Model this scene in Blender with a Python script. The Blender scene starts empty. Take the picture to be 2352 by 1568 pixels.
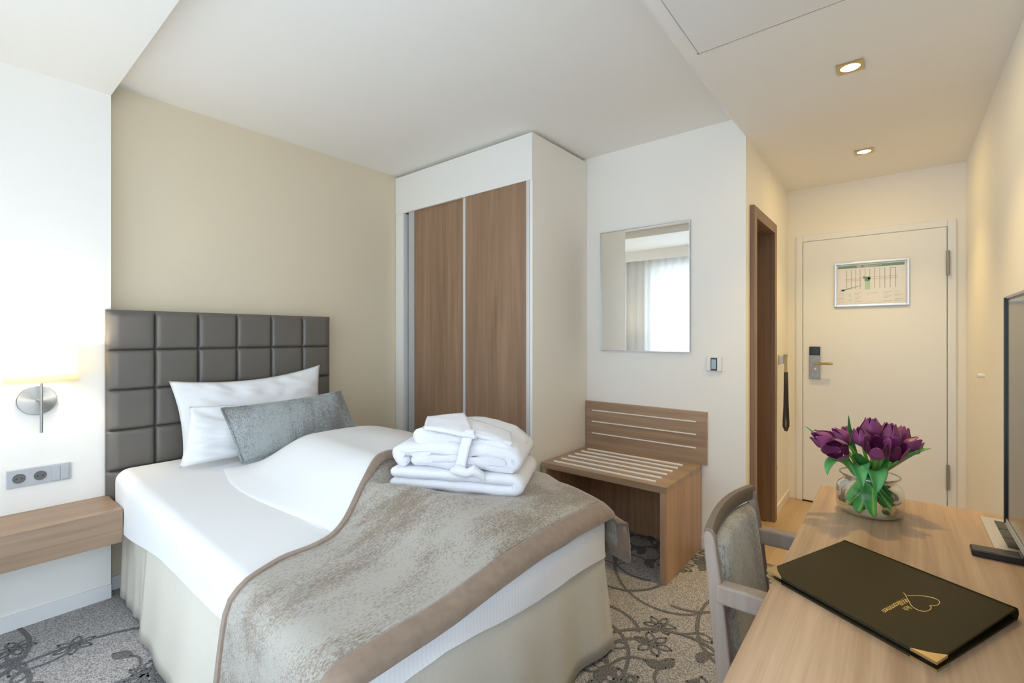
import bpy, bmesh, math, random
from mathutils import Vector, Matrix, noise
random.seed(7)
scn = bpy.context.scene
COL = scn.collection
pi, sin, cos = math.pi, math.sin, math.cos

# ------------------------------------------------------------------ camera
cd = bpy.data.cameras.new('camera'); cam = bpy.data.objects.new('camera', cd); COL.objects.link(cam)
YAW = math.radians(39.2768)
cam.location = (0, 0, 1.3)
cam.rotation_euler = (pi/2, 0, YAW - pi/2)
cd.sensor_width = 36.0
cd.lens = 1078.78/2352*36
cd.shift_y = -12.17/2352
cd.clip_start = 0.02
scn.camera = cam

# ------------------------------------------------------------------ daylight, exposure
w = bpy.data.worlds.new('sky'); scn.world = w; w.use_nodes = True
bg = w.node_tree.nodes['Background']
bg.inputs[0].default_value = (0.73, 0.86, 1.0, 1)
bg.inputs[1].default_value = 5.2
pl = bpy.data.lights.new('window_daylight', 'AREA'); pl.shape = 'RECTANGLE'; pl.size = 2.96; pl.size_y = 2.2
pl.cycles.is_portal = True
po = bpy.data.objects.new('window_daylight', pl); COL.objects.link(po)
po.location = (-0.64, 1.25, 1.19); po.rotation_euler = (pi/2, 0, -pi/2)
pl2 = bpy.data.lights.new('added_window_portal', 'AREA'); pl2.shape = 'RECTANGLE'; pl2.size = 0.68; pl2.size_y = 1.50  # portal of an added, unseen opening above the desk, there for its light
pl2.cycles.is_portal = True
po2 = bpy.data.objects.new('added_window_portal', pl2); COL.objects.link(po2)
po2.location = (0.49, -0.49, 1.55); po2.rotation_euler = (pi/2, 0, 0)
pl3 = bpy.data.lights.new('added_tall_window_portal', 'AREA'); pl3.shape = 'RECTANGLE'; pl3.size = 0.52; pl3.size_y = 2.24  # portal of a second added opening, tall and unseen, brightening the bed foot
pl3.cycles.is_portal = True
po3 = bpy.data.objects.new('added_tall_window_portal', pl3); COL.objects.link(po3)
po3.location = (-0.17, -0.49, 1.18); po3.rotation_euler = (pi/2, 0, 0)
vs = scn.view_settings
vs.view_transform = 'Standard'; vs.look = 'None'; vs.gamma = 1.0; vs.use_curve_mapping = False
vs.exposure = 0.62
cy = scn.cycles
cy.use_denoising = True
try: cy.denoiser = 'OPENIMAGEDENOISE'
except Exception: pass
cy.max_bounces = 14; cy.diffuse_bounces = 12; cy.glossy_bounces = 5; cy.transmission_bounces = 8; cy.transparent_max_bounces = 16
cy.caustics_reflective = False; cy.caustics_refractive = False
cy.sample_clamp_indirect = 6.0

# ------------------------------------------------------------------ materials
def base(name):
    m = bpy.data.materials.new(name); m.use_nodes = True
    nt = m.node_tree
    return m, nt, nt.nodes['Principled BSDF']
def plain(name, col, rough=0.6, metal=0.0, spec=0.5, bump=0.0, bscale=200.0, coat=0.0, sheen=0.0, var=0.0):
    m, nt, b = base(name)
    b.inputs['Base Color'].default_value = (*col, 1)
    b.inputs['Roughness'].default_value = rough; b.inputs['Metallic'].default_value = metal
    b.inputs['Specular IOR Level'].default_value = spec
    b.inputs['Coat Weight'].default_value = coat
    b.inputs['Sheen Weight'].default_value = sheen
    N, L = nt.nodes, nt.links
    if bump or var:
        tc = N.new('ShaderNodeTexCoord'); nz = N.new('ShaderNodeTexNoise')
        nz.inputs['Scale'].default_value = bscale; nz.inputs['Detail'].default_value = 3
        L.new(tc.outputs['Object'], nz.inputs['Vector'])
        if bump:
            bp = N.new('ShaderNodeBump'); bp.inputs['Strength'].default_value = bump; bp.inputs['Distance'].default_value = 0.002
            L.new(nz.outputs['Fac'], bp.inputs['Height']); L.new(bp.outputs['Normal'], b.inputs['Normal'])
        if var:
            mx = N.new('ShaderNodeMixRGB'); mx.inputs[1].default_value = (*[c*(1-var) for c in col], 1); mx.inputs[2].default_value = (*[min(1, c*(1+var)) for c in col], 1)
            L.new(nz.outputs['Fac'], mx.inputs[0]); L.new(mx.outputs[0], b.inputs['Base Color'])
    return m
def wood(name, dark, light, axis='X', rough=0.45, fine=1.0):
    m, nt, b = base(name); N, L = nt.nodes, nt.links
    tc = N.new('ShaderNodeTexCoord'); mp = N.new('ShaderNodeMapping')
    s = [38*fine]*3; s['XYZ'.index(axis)] = 1.3
    mp.inputs['Scale'].default_value = s
    L.new(tc.outputs['Object'], mp.inputs['Vector'])
    n1 = N.new('ShaderNodeTexNoise'); n1.inputs['Scale'].default_value = 1.0; n1.inputs['Detail'].default_value = 6; n1.inputs['Roughness'].default_value = 0.65; n1.inputs['Distortion'].default_value = 0.4
    L.new(mp.outputs[0], n1.inputs['Vector'])
    mp2 = N.new('ShaderNodeMapping'); s2 = [7.0]*3; s2['XYZ'.index(axis)] = 0.5; mp2.inputs['Scale'].default_value = s2
    L.new(tc.outputs['Object'], mp2.inputs['Vector'])
    n2 = N.new('ShaderNodeTexNoise'); n2.inputs['Scale'].default_value = 1.0; n2.inputs['Detail'].default_value = 3
    L.new(mp2.outputs[0], n2.inputs['Vector'])
    ma = N.new('ShaderNodeMath'); ma.operation = 'MULTIPLY_ADD'; ma.inputs[1].default_value = 0.4
    mb = N.new('ShaderNodeMath'); mb.operation = 'MULTIPLY'; mb.inputs[1].default_value = 0.6
    L.new(n1.outputs['Fac'], mb.inputs[0]); L.new(n2.outputs['Fac'], ma.inputs[0]); L.new(mb.outputs[0], ma.inputs[2])
    cr = N.new('ShaderNodeValToRGB')
    cr.color_ramp.elements[0].position = 0.33; cr.color_ramp.elements[0].color = (*dark, 1)
    cr.color_ramp.elements[1].position = 0.66; cr.color_ramp.elements[1].color = (*light, 1)
    L.new(ma.outputs[0], cr.inputs[0]); L.new(cr.outputs[0], b.inputs['Base Color'])
    b.inputs['Roughness'].default_value = rough
    bp = N.new('ShaderNodeBump'); bp.inputs['Strength'].default_value = 0.12; bp.inputs['Distance'].default_value = 0.001
    L.new(n1.outputs['Fac'], bp.inputs['Height']); L.new(bp.outputs['Normal'], b.inputs['Normal'])
    return m
def velvet(name, light, brown, axis='X', amount=0.5):
    """worn looking velvet: pale ground with brown broken streaks"""
    m, nt, b = base(name); N, L = nt.nodes, nt.links
    tc = N.new('ShaderNodeTexCoord')
    mp = N.new('ShaderNodeMapping'); s = [7.0]*3; s['XYZ'.index(axis)] = 2.2; mp.inputs['Scale'].default_value = s
    L.new(tc.outputs['Object'], mp.inputs['Vector'])
    n1 = N.new('ShaderNodeTexNoise'); n1.inputs['Scale'].default_value = 1.0; n1.inputs['Detail'].default_value = 4; n1.inputs['Roughness'].default_value = 0.6
    L.new(mp.outputs[0], n1.inputs['Vector'])
    mp2 = N.new('ShaderNodeMapping'); s = [210.0]*3; s['XYZ'.index(axis)] = 85; mp2.inputs['Scale'].default_value = s
    L.new(tc.outputs['Object'], mp2.inputs['Vector'])
    n2 = N.new('ShaderNodeTexNoise'); n2.inputs['Scale'].default_value = 1.0; n2.inputs['Detail'].default_value = 4; n2.inputs['Roughness'].default_value = 0.75
    L.new(mp2.outputs[0], n2.inputs['Vector'])
    ad = N.new('ShaderNodeMath'); ad.operation = 'MULTIPLY_ADD'; ad.inputs[1].default_value = 0.85
    L.new(n1.outputs['Fac'], ad.inputs[0]); L.new(n2.outputs['Fac'], ad.inputs[2])
    r2 = N.new('ShaderNodeMapRange'); r2.inputs[1].default_value = 0.86; r2.inputs[2].default_value = 1.06; r2.inputs[4].default_value = amount + 0.45
    L.new(ad.outputs[0], r2.inputs[0])
    mx = N.new('ShaderNodeMixRGB'); mx.inputs[1].default_value = (*light, 1); mx.inputs[2].default_value = (*brown, 1)
    L.new(r2.outputs[0], mx.inputs[0]); L.new(mx.outputs[0], b.inputs['Base Color'])
    b.inputs['Roughness'].default_value = 0.75; b.inputs['Sheen Weight'].default_value = 0.35; b.inputs['Sheen Roughness'].default_value = 0.4
    bp = N.new('ShaderNodeBump'); bp.inputs['Strength'].default_value = 0.25; bp.inputs['Distance'].default_value = 0.002
    L.new(n2.outputs['Fac'], bp.inputs['Height']); L.new(bp.outputs['Normal'], b.inputs['Normal'])
    return m
def emit(name, col, strength):
    m = bpy.data.materials.new(name); m.use_nodes = True; nt = m.node_tree
    for n in list(nt.nodes): nt.nodes.remove(n)
    e = nt.nodes.new('ShaderNodeEmission'); e.inputs[0].default_value = (*col, 1); e.inputs[1].default_value = strength
    o = nt.nodes.new('ShaderNodeOutputMaterial'); nt.links.new(e.outputs[0], o.inputs[0])
    return m
def thin_glass(name, tint=(1, 1, 1), refl=0.9, ior=1.45):
    m = bpy.data.materials.new(name); m.use_nodes = True; nt = m.node_tree; N, L = nt.nodes, nt.links
    for n in list(N): N.remove(n)
    t = N.new('ShaderNodeBsdfTransparent'); t.inputs[0].default_value = (*tint, 1)
    g = N.new('ShaderNodeBsdfGlossy'); g.inputs['Roughness'].default_value = 0.02
    f = N.new('ShaderNodeFresnel'); f.inputs[0].default_value = ior
    mu = N.new('ShaderNodeMath'); mu.operation = 'MULTIPLY'; mu.inputs[1].default_value = refl
    x = N.new('ShaderNodeMixShader'); o = N.new('ShaderNodeOutputMaterial')
    L.new(f.outputs[0], mu.inputs[0]); L.new(mu.outputs[0], x.inputs[0]); L.new(t.outputs[0], x.inputs[1]); L.new(g.outputs[0], x.inputs[2]); L.new(x.outputs[0], o.inputs[0])
    return m
def cloth_through(name, col, trans, hole):
    """curtain or lamp shade cloth that lets light through"""
    m = bpy.data.materials.new(name); m.use_nodes = True; nt = m.node_tree; N, L = nt.nodes, nt.links
    for n in list(N): N.remove(n)
    d = N.new('ShaderNodeBsdfDiffuse'); d.inputs[0].default_value = (*col, 1)
    t = N.new('ShaderNodeBsdfTranslucent'); t.inputs[0].default_value = (*col, 1)
    tr = N.new('ShaderNodeBsdfTransparent')
    a = N.new('ShaderNodeMixShader'); a.inputs[0].default_value = trans
    b = N.new('ShaderNodeMixShader'); b.inputs[0].default_value = hole
    o = N.new('ShaderNodeOutputMaterial')
    L.new(d.outputs[0], a.inputs[1]); L.new(t.outputs[0], a.inputs[2]); L.new(a.outputs[0], b.inputs[1]); L.new(tr.outputs[0], b.inputs[2]); L.new(b.outputs[0], o.inputs[0])
    return m

M = {}
M['wall'] = plain('white_wall_paint', (0.88, 0.86, 0.82), 0.8, bump=0.05, bscale=160)
M['ceil'] = plain('ceiling_paint', (0.87, 0.85, 0.81), 0.85)
M['beige'] = plain('beige_wall_paint', (0.70, 0.61, 0.455), 0.8, bump=0.05, bscale=160)
M['door'] = plain('door_enamel', (0.83, 0.86, 0.90), 0.45)
M['base'] = plain('white_baseboard', (0.82, 0.82, 0.82), 0.5)
M['white'] = plain('white_laminate', (0.82, 0.81, 0.78), 0.45)
M['side'] = plain('white_laminate_lit', (0.85, 0.82, 0.75), 0.5)  # wardrobe's white laminate, brightened and warmed in place of light on its side
M['desk'] = wood('oak_desktop', (0.35, 0.205, 0.112), (0.66, 0.445, 0.28), 'X', 0.4)
M['rackx'] = wood('brown_oak_across', (0.26, 0.165, 0.10), (0.46, 0.32, 0.215), 'Y', 0.4)
M['rackz'] = wood('brown_oak_upright_lit', (0.34, 0.20, 0.115), (0.56, 0.36, 0.225), 'Z', 0.4)  # upright grain; lighter, redder tone stands in for warm light on the bench end
M['ward'] = wood('wardrobe_oak', (0.205, 0.118, 0.068), (0.36, 0.225, 0.14), 'Z', 0.4, 0.8)
M['shelf'] = wood('grey_oak_shelf', (0.225, 0.145, 0.095), (0.40, 0.275, 0.185), 'X', 0.4)
M['bathwood'] = wood('dark_oak_frame', (0.17, 0.10, 0.065), (0.29, 0.19, 0.13), 'Z', 0.4)
M['chair'] = wood('limed_beech', (0.28, 0.21, 0.168), (0.38, 0.30, 0.25), 'Z', 0.5)
M['chairx'] = wood('limed_beech_rail', (0.15, 0.105, 0.075), (0.225, 0.165, 0.122), 'X', 0.5)
M['parquet'] = wood('pale_oak_floor', (0.47, 0.33, 0.19), (0.60, 0.44, 0.27), 'X', 0.4, 0.5)
M['leather'] = plain('grey_brown_leather', (0.125, 0.112, 0.098), 0.36, bump=0.12, bscale=300)
M['linen'] = plain('white_bed_linen', (0.79, 0.79, 0.80), 0.85, bump=0.35, bscale=7)
M['towel'] = plain('white_terry', (0.74, 0.73, 0.76), 0.95, bump=0.5, bscale=260, sheen=0.3)
M['skirt'] = plain('cream_skirt_cloth', (0.71, 0.665, 0.575), 0.85, bump=0.1, bscale=120, var=0.06)
M['throw'] = velvet('worn_velvet', (0.415, 0.385, 0.34), (0.215, 0.165, 0.12), 'X')
M['border'] = plain('taupe_velvet_border', (0.255, 0.18, 0.13), 0.7, bump=0.4, bscale=38, sheen=0.4, var=0.28)
M['cushion'] = velvet('grey_blue_velvet', (0.345, 0.375, 0.375), (0.165, 0.16, 0.155), 'Z')
M['chairfab'] = velvet('chair_velvet', (0.52, 0.50, 0.44), (0.22, 0.175, 0.13), 'Z', 0.4)
M['steel'] = plain('brushed_steel', (0.62, 0.61, 0.58), 0.3, 1.0)
M['steeld'] = plain('satin_steel', (0.38, 0.37, 0.355), 0.45, 1.0)
M['alu'] = plain('aluminium', (0.70, 0.71, 0.73), 0.35, 1.0)
M['alud'] = plain('silver_plastic', (0.47, 0.485, 0.51), 0.4, 0.3)
M['alul'] = plain('pale_aluminium', (0.66, 0.68, 0.70), 0.4, 0.3)
M['greyst'] = plain('grey_strip', (0.48, 0.48, 0.48), 0.5)
M['brass'] = plain('brass', (0.60, 0.46, 0.24), 0.32, 1.0)
M['gold'] = plain('gold_print', (0.75, 0.57, 0.20), 0.4, 0.6)
M['black'] = plain('black_plastic', (0.012, 0.012, 0.014), 0.3)
M['screen'] = plain('television_glass', (0.010, 0.010, 0.010), 0.12, spec=0.8)
M['folder'] = plain('black_leatherette', (0.033, 0.022, 0.006), 0.5, spec=0.18, bump=0.1, bscale=500)
M['strap'] = plain('dark_grey_strap', (0.045, 0.043, 0.05), 0.7)
M['mirror'] = plain('mirror_glass', (0.93, 0.94, 0.92), 0.01, 1.0)
M['paper'] = plain('white_paper', (0.78, 0.82, 0.92), 0.6)
M['green'] = plain('green_print', (0.17, 0.33, 0.28), 0.6)
M['palegreen'] = plain('pale_green_print', (0.48, 0.66, 0.60), 0.6)
M['grey'] = plain('grey_print', (0.42, 0.40, 0.40), 0.6)
M['palegrey'] = plain('pale_grey_print', (0.60, 0.60, 0.63), 0.6)
M['pink'] = plain('pink_print', (0.66, 0.54, 0.53), 0.6)
M['bluegrey'] = plain('blue_grey_print', (0.34, 0.38, 0.52), 0.6)
M['display'] = plain('display_grey', (0.34, 0.42, 0.50), 0.2)
M['socket'] = plain('socket_dark', (0.13, 0.13, 0.13), 0.5)
M['slat'] = plain('white_slat', (0.84, 0.82, 0.79), 0.4)
M['stem'] = plain('tulip_stem', (0.30, 0.58, 0.08), 0.45)
M['leaf'] = plain('tulip_leaf', (0.10, 0.38, 0.10), 0.4, var=0.25, bscale=30)
M['petal'] = plain('purple_petal', (0.27, 0.045, 0.17), 0.42, var=0.4, bscale=60, sheen=0.1)
M['petald'] = plain('dark_plum_petal', (0.10, 0.008, 0.055), 0.42, var=0.3, bscale=60)
M['glass'] = thin_glass('clear_glass', (0.97, 0.985, 0.975), 0.8)
M['water'] = thin_glass('water', (0.97, 0.99, 0.965), 0.35, 1.33)
M['pane'] = thin_glass('window_pane', (0.97, 0.98, 0.98), 0.6)
M['sheer'] = cloth_through('sheer_curtain_cloth', (0.85, 0.85, 0.85), 0.44, 0.17)
M['shade'] = cloth_through('lamp_shade_cloth', (0.95, 0.90, 0.76), 0.62, 0.0)
M['bulb'] = emit('bulb_glow', (1.0, 0.82, 0.55), 30.0)
M['spot'] = emit('spot_glow', (1.0, 0.80, 0.45), 28.0)
def carpet(name, a, b_, sc):
    m, nt, b = base(name); N, L = nt.nodes, nt.links
    tc = N.new('ShaderNodeTexCoord'); n = N.new('ShaderNodeTexNoise'); n.inputs['Scale'].default_value = sc; n.inputs['Detail'].default_value = 2
    L.new(tc.outputs['Object'], n.inputs['Vector'])
    cr = N.new('ShaderNodeValToRGB'); cr.color_ramp.elements[0].position = 0.40; cr.color_ramp.elements[1].position = 0.60
    cr.color_ramp.elements[0].color = (*a, 1); cr.color_ramp.elements[1].color = (*b_, 1)
    L.new(n.outputs['Fac'], cr.inputs[0]); L.new(cr.outputs[0], b.inputs['Base Color'])
    b.inputs['Roughness'].default_value = 0.95; b.inputs['Specular IOR Level'].default_value = 0.1
    bp = N.new('ShaderNodeBump'); bp.inputs['Strength'].default_value = 0.5; bp.inputs['Distance'].default_value = 0.003
    L.new(n.outputs['Fac'], bp.inputs['Height']); L.new(bp.outputs['Normal'], b.inputs['Normal'])
    return m
M['carpet'] = carpet('grey_carpet_pile', (0.23, 0.22, 0.22), (0.56, 0.53, 0.52), 210)
M['vine'] = carpet('dark_carpet_pile', (0.10, 0.10, 0.105), (0.26, 0.25, 0.25), 210)
# woven stripes of the sheet's foot end, base whitened to stand in for daylight
def striped(name):
    m, nt, b = base(name); N, L = nt.nodes, nt.links
    tc = N.new('ShaderNodeTexCoord'); wv = N.new('ShaderNodeTexWave'); wv.wave_type = 'BANDS'; wv.bands_direction = 'X'
    wv.inputs['Scale'].default_value = 22.0
    L.new(tc.outputs['Object'], wv.inputs['Vector'])
    mx = N.new('ShaderNodeMixRGB'); mx.inputs[1].default_value = (0.86, 0.86, 0.89, 1); mx.inputs[2].default_value = (0.91, 0.91, 0.93, 1)
    L.new(wv.outputs['Fac'], mx.inputs[0]); L.new(mx.outputs[0], b.inputs['Base Color'])
    b.inputs['Roughness'].default_value = 0.7
    return m
M['stripe'] = striped('lit_satin_stripe_linen')

# ------------------------------------------------------------------ mesh helpers
ORG = {}
class MB:
    def __init__(s): s.v = []; s.f = []; s.mi = []; s.cur = 0
    def add(s, vs, fs):
        o = len(s.v); s.v += [Vector(p) for p in vs]
        for f in fs: s.f.append([i+o for i in f]); s.mi.append(s.cur)
        return s
    def box(s, x0, x1, y0, y1, z0, z1, mat=None):
        vs = [(x, y, z) for x in (x0, x1) for y in (y0, y1) for z in (z0, z1)]
        if mat: vs = [mat @ Vector(p) for p in vs]
        return s.add(vs, [(0, 1, 3, 2), (4, 6, 7, 5), (0, 4, 5, 1), (2, 3, 7, 6), (0, 2, 6, 4), (1, 5, 7, 3)])
    def grid(s, fn, nu, nv, closeu=False, flip=False):
        vs = [fn(i/nu, j/nv) for i in range(nu if closeu else nu+1) for j in range(nv+1)]
        n = nv+1; R = nu if closeu else nu
        fs = []
        for i in range(R):
            i2 = (i+1) % nu if closeu else i+1
            for j in range(nv):
                q = (i*n+j, i2*n+j, i2*n+j+1, i*n+j+1)
                fs.append(q[::-1] if flip else q)
        return s.add(vs, fs)
    def tube(s, pts, r, seg=10, caps=True):
        pts = [Vector(p) for p in pts]; n = len(pts)
        rr = r if isinstance(r, (list, tuple)) else [r]*n
        vs = []; prev = None
        for i, p in enumerate(pts):
            t = (pts[min(i+1, n-1)] - pts[max(i-1, 0)]).normalized()
            if prev is None:
                a = Vector((0, 0, 1)) if abs(t.z) < 0.9 else Vector((1, 0, 0))
                prev = t.cross(a).normalized()
            prev = (prev - t*prev.dot(t)).normalized(); b = t.cross(prev)
            for k in range(seg):
                q = 2*pi*k/seg
                vs.append(p + (prev*cos(q) + b*sin(q))*rr[i])
        fs = [(i*seg+k, i*seg+(k+1) % seg, (i+1)*seg+(k+1) % seg, (i+1)*seg+k) for i in range(n-1) for k in range(seg)]
        if caps: fs += [tuple(range(seg))[::-1], tuple((n-1)*seg+k for k in range(seg))]
        return s.add(vs, fs)
    def lathe(s, prof, c=(0, 0, 0), seg=32, rot=None, sx=1.0, sy=1.0, cap0=False, cap1=False):
        c = Vector(c); vs = []
        for r, z in prof:
            for k in range(seg):
                q = 2*pi*k/seg; p = Vector((r*cos(q)*sx, r*sin(q)*sy, z))
                vs.append(c + (rot @ p if rot else p))
        n = len(prof)
        fs = [(i*seg+k, i*seg+(k+1) % seg, (i+1)*seg+(k+1) % seg, (i+1)*seg+k) for i in range(n-1) for k in range(seg)]
        if cap0: fs.append(tuple(range(seg))[::-1])
        if cap1: fs.append(tuple((n-1)*seg+k for k in range(seg)))
        return s.add(vs, fs)
    def prism(s, poly, fn, d0, d1, steps=1):
        """poly of 2D points, swept; fn(a, b, d) gives the 3D point"""
        n = len(poly); vs = []
        for k in range(steps+1):
            d = d0+(d1-d0)*k/steps
            vs += [fn(a, b, d) for a, b in poly]
        fs = [(k*n+i, k*n+(i+1) % n, (k+1)*n+(i+1) % n, (k+1)*n+i) for k in range(steps) for i in range(n)]
        fs += [tuple(range(n))[::-1], tuple(steps*n+i for i in range(n))]
        return s.add(vs, fs)
    def build(s, name, mat, parent=None, smooth=False, bevel=0.0, seg=2, solid=0.0, org=None, sub=0, angle=40):
        me = bpy.data.meshes.new(name)
        o = bpy.data.objects.new(name, me); COL.objects.link(o)
        if parent is not None:
            og = ORG[parent.name]; o.parent = parent
        else:
            if org is None:
                xs = [p.x for p in s.v]; ys = [p.y for p in s.v]; zs = [p.z for p in s.v]
                og = Vector(((min(xs)+max(xs))/2, (min(ys)+max(ys))/2, min(zs)))
            else: og = Vector(org)
            o.location = og
        ORG[o.name] = og
        me.from_pydata([p-og for p in s.v], [], s.f)
        mats = mat if isinstance(mat, (list, tuple)) else [mat]
        for m in mats: me.materials.append(M[m] if isinstance(m, str) else m)
        for p, k in zip(me.polygons, s.mi): p.material_index = min(k, len(mats)-1)
        bm = bmesh.new(); bm.from_mesh(me); bmesh.ops.recalc_face_normals(bm, faces=bm.faces); bm.to_mesh(me); bm.free()
        if smooth:
            me.polygons.foreach_set('use_smooth', [True]*len(me.polygons))
            if angle < 180: me.set_sharp_from_angle(angle=math.radians(angle))
        if solid:
            md = o.modifiers.new('solid', 'SOLIDIFY'); md.thickness = solid; md.offset = 0
        if bevel:
            md = o.modifiers.new('bevel', 'BEVEL'); md.width = bevel; md.segments = seg; md.limit_method = 'ANGLE'; md.angle_limit = math.radians(35)
        if sub:
            md = o.modifiers.new('sub', 'SUBSURF'); md.levels = sub; md.render_levels = sub
        return o
def tag(o, label, cat, group=None, kind=None):
    o['label'] = label; o['category'] = cat
    if group: o['group'] = group
    if kind: o['kind'] = kind
    return o
def thing(name, loc, label, cat, group=None):
    o = bpy.data.objects.new(name, None); COL.objects.link(o); o.location = loc; o.empty_display_size = 0.05
    ORG[o.name] = Vector(loc)
    return tag(o, label, cat, group)
def struct(o): o['kind'] = 'structure'; return o
def B(*a): return MB().box(*a)
def ns(x, y, z=0.0): return noise.noise(Vector((x, y, z)))
def sst(a, b, x):
    t = max(0.0, min(1.0, (x-a)/(b-a))); return t*t*(3-2*t)

# ------------------------------------------------------------------ the room
XB, YA, YL, YR, YH, XD, XW, X0 = 2.985, 3.115, 3.030, -0.363, 0.679, 4.359, -0.45, 0.547
ZC, ZS, ZH = 2.585, 2.500, 2.468
T = 0.12
# carpet with its scrolling flower pattern woven in (one mesh, two piles)
cp = MB(); cp.box(XW-0.3, XB, YR-0.1, YA+0.1, -0.06, 0.0)
cp.cur = 1
def ribbon_on_floor(pts, wd):
    n = len(pts); vs = []
    for i, p in enumerate(pts):
        a = pts[max(0, i-1)]; b = pts[min(n-1, i+1)]; zr = 0.001+0.00004*(len(cp.f) % 37)
        d = Vector((b[0]-a[0], b[1]-a[1])); d = d.normalized() if d.length > 0 else Vector((1, 0))
        k = wd[i] if isinstance(wd, list) else wd
        vs += [(p[0]-d.y*k, p[1]+d.x*k, zr), (p[0]+d.y*k, p[1]-d.x*k, zr)]
    cp.add(vs, [(2*i, 2*i+1, 2*i+3, 2*i+2) for i in range(n-1)])
def inroom(x, y): return XW < x < XB-0.02 and YR < y < YA-0.02
def vine(x, y, ang, k0, k1, n, step, wd):
    pts = []; 
    for i in range(n):
        t = i/(n-1); pts.append((x, y, ang)); ang += (k0+(k1-k0)*t)*step
        x += cos(ang)*step; y += sin(ang)*step
    if all(inroom(p[0], p[1]) for p in pts): ribbon_on_floor([(p[0], p[1]) for p in pts], wd)
    return pts
def leaf_on_floor(x, y, a, ln, filled):
    pts = [(x+cos(a)*ln*t - sin(a)*sgn*ln*0.26*sin(pi*t)*1.0, y+sin(a)*ln*t + cos(a)*sgn*ln*0.26*sin(pi*t)) for sgn, ts in ((1, [i/10 for i in range(11)]), (-1, [1-i/10 for i in range(11)])) for t in ts]
    if not all(inroom(*p) for p in pts): return
    if filled:
        ax = [(x+cos(a)*ln*i/8, y+sin(a)*ln*i/8) for i in range(9)]
        ribbon_on_floor(ax, [0.002+ln*0.17*sin(pi*i/8) for i in range(9)])
    ribbon_on_floor(pts, 0.0050)
def flower_on_floor(x, y, r, a):
    if not (inroom(x-r, y-r) and inroom(x+r, y+r)): return
    for k in range(6):
        q = a+2*pi*k/6; leaf_on_floor(x+cos(q)*r*0.2, y+sin(q)*r*0.2, q, r*0.85, False)
    ribbon_on_floor([(x-r*0.18, y), (x+r*0.18, y)], r*0.14)
rp = random.Random(21)
gx = -0.5
row = 0
while gx < 3.0:
    gy = -0.3+(0.22 if row % 2 else 0)
    while gy < 3.1:
        x = gx+rp.uniform(-.08, .08); y = gy+rp.uniform(-.08, .08); a = rp.uniform(0, 2*pi); s = rp.choice((-1, 1))
        main = vine(x, y, a, 1.2*s, 9.0*s, 34, 0.026, 0.0092)
        e = main[-1]; flower_on_floor(e[0], e[1], 0.075, a)
        for k in (5, 10, 15, 20, 25):
            p = main[k]; sg = -s if k % 2 else s
            br = vine(p[0], p[1], p[2]+sg*0.9, 4.0*sg, 14.0*sg, 12, 0.016, 0.0062)
            q = br[-1]
            if k in (5, 15): flower_on_floor(q[0], q[1], 0.065, a+k)
            else: leaf_on_floor(q[0], q[1], q[2], 0.085, True)
            leaf_on_floor(p[0], p[1], p[2]-sg*0.8, 0.08, k == 10)
        vine(x, y, a+pi, -1.0*s, -6.0*s, 24, 0.024, 0.008)
        gy += 0.42
    gx += 0.40; row += 1
struct(cp.build('floor', ['carpet', 'vine']))
hf = MB()
for i in range(9):
    y0 = YR-0.1+i*0.13
    hf.box(XB, XD+0.1, y0, y0+0.1294, -0.05, 0.0)
hf.box(XB, XD+0.1, YR-0.1, YH+0.4, -0.06, -0.005)
struct(hf.build('floor', 'parquet'))
# ceilings: main, dropped part over the lamp wall, dropped part over desk and hallway with its sloping edge
struct(B(X0-0.02, XB+T, 0.679, YA+T, ZC, ZC+0.1).build('ceiling', 'ceil'))
struct(B(XW-T, X0, 0.679, YA+T, ZS, ZS+0.2).build('ceiling', 'ceil'))
c3 = MB(); c3.box(XW-T, XD+T, YR-T, YH, ZH, ZH+0.2)
c3.add([(x, y, z) for x in (XW-T, XB+0.05) for y, z in ((YH, ZH), (YH+0.085, ZC+0.01), (YH, ZC+0.01))], [(0, 1, 4, 3), (1, 2, 5, 4), (0, 2, 1), (3, 4, 5)])
struct(c3.build('ceiling', 'ceil'))
# walls
struct(B(X0-0.2, XB+T, YA, YA+T, 0, 2.75).build('wall_back', 'beige'))
struct(B(XW-T, X0, YL, YA+0.02, 0, 2.6).build('wall_left', 'wall'))
wm = B(XB, XB+0.10, YH+0.10, YA+T, 0, 2.7)
struct(wm.build('wall_right', 'wall'))
wh = MB(); DX0, DX1, DZ = 3.13, 3.71, 2.035
wh.box(XB, DX0, YH, YH+0.10, 0, 2.6).box(DX1, XD+T, YH, YH+0.10, 0, 2.6).box(DX0, DX1, YH, YH+0.10, DZ, 2.6)
struct(wh.build('wall_hallway', 'wall'))
struct(B(XD, XD+T, YR-T, YH+0.1, 0, 2.6).build('wall_end', 'wall'))
FWO = [(-0.43, 0.09, 0.06, 2.30), (0.15, 0.83, 0.80, 2.30)]      # added unseen openings to light the bed foot: beside and above the desk
wq = MB(); wq.box(XW-0.32, -0.43, YR-T, YR, 0, 2.6).box(0.09, 0.15, YR-T, YR, 0, 2.6).box(0.83, XD+T, YR-T, YR, 0, 2.6)
for x0, x1, z0, z1 in FWO: wq.box(x0, x1, YR-T, YR, 0, z0).box(x0, x1, YR-T, YR, z1, 2.6)
struct(wq.build('wall_front', 'wall'))
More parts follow.
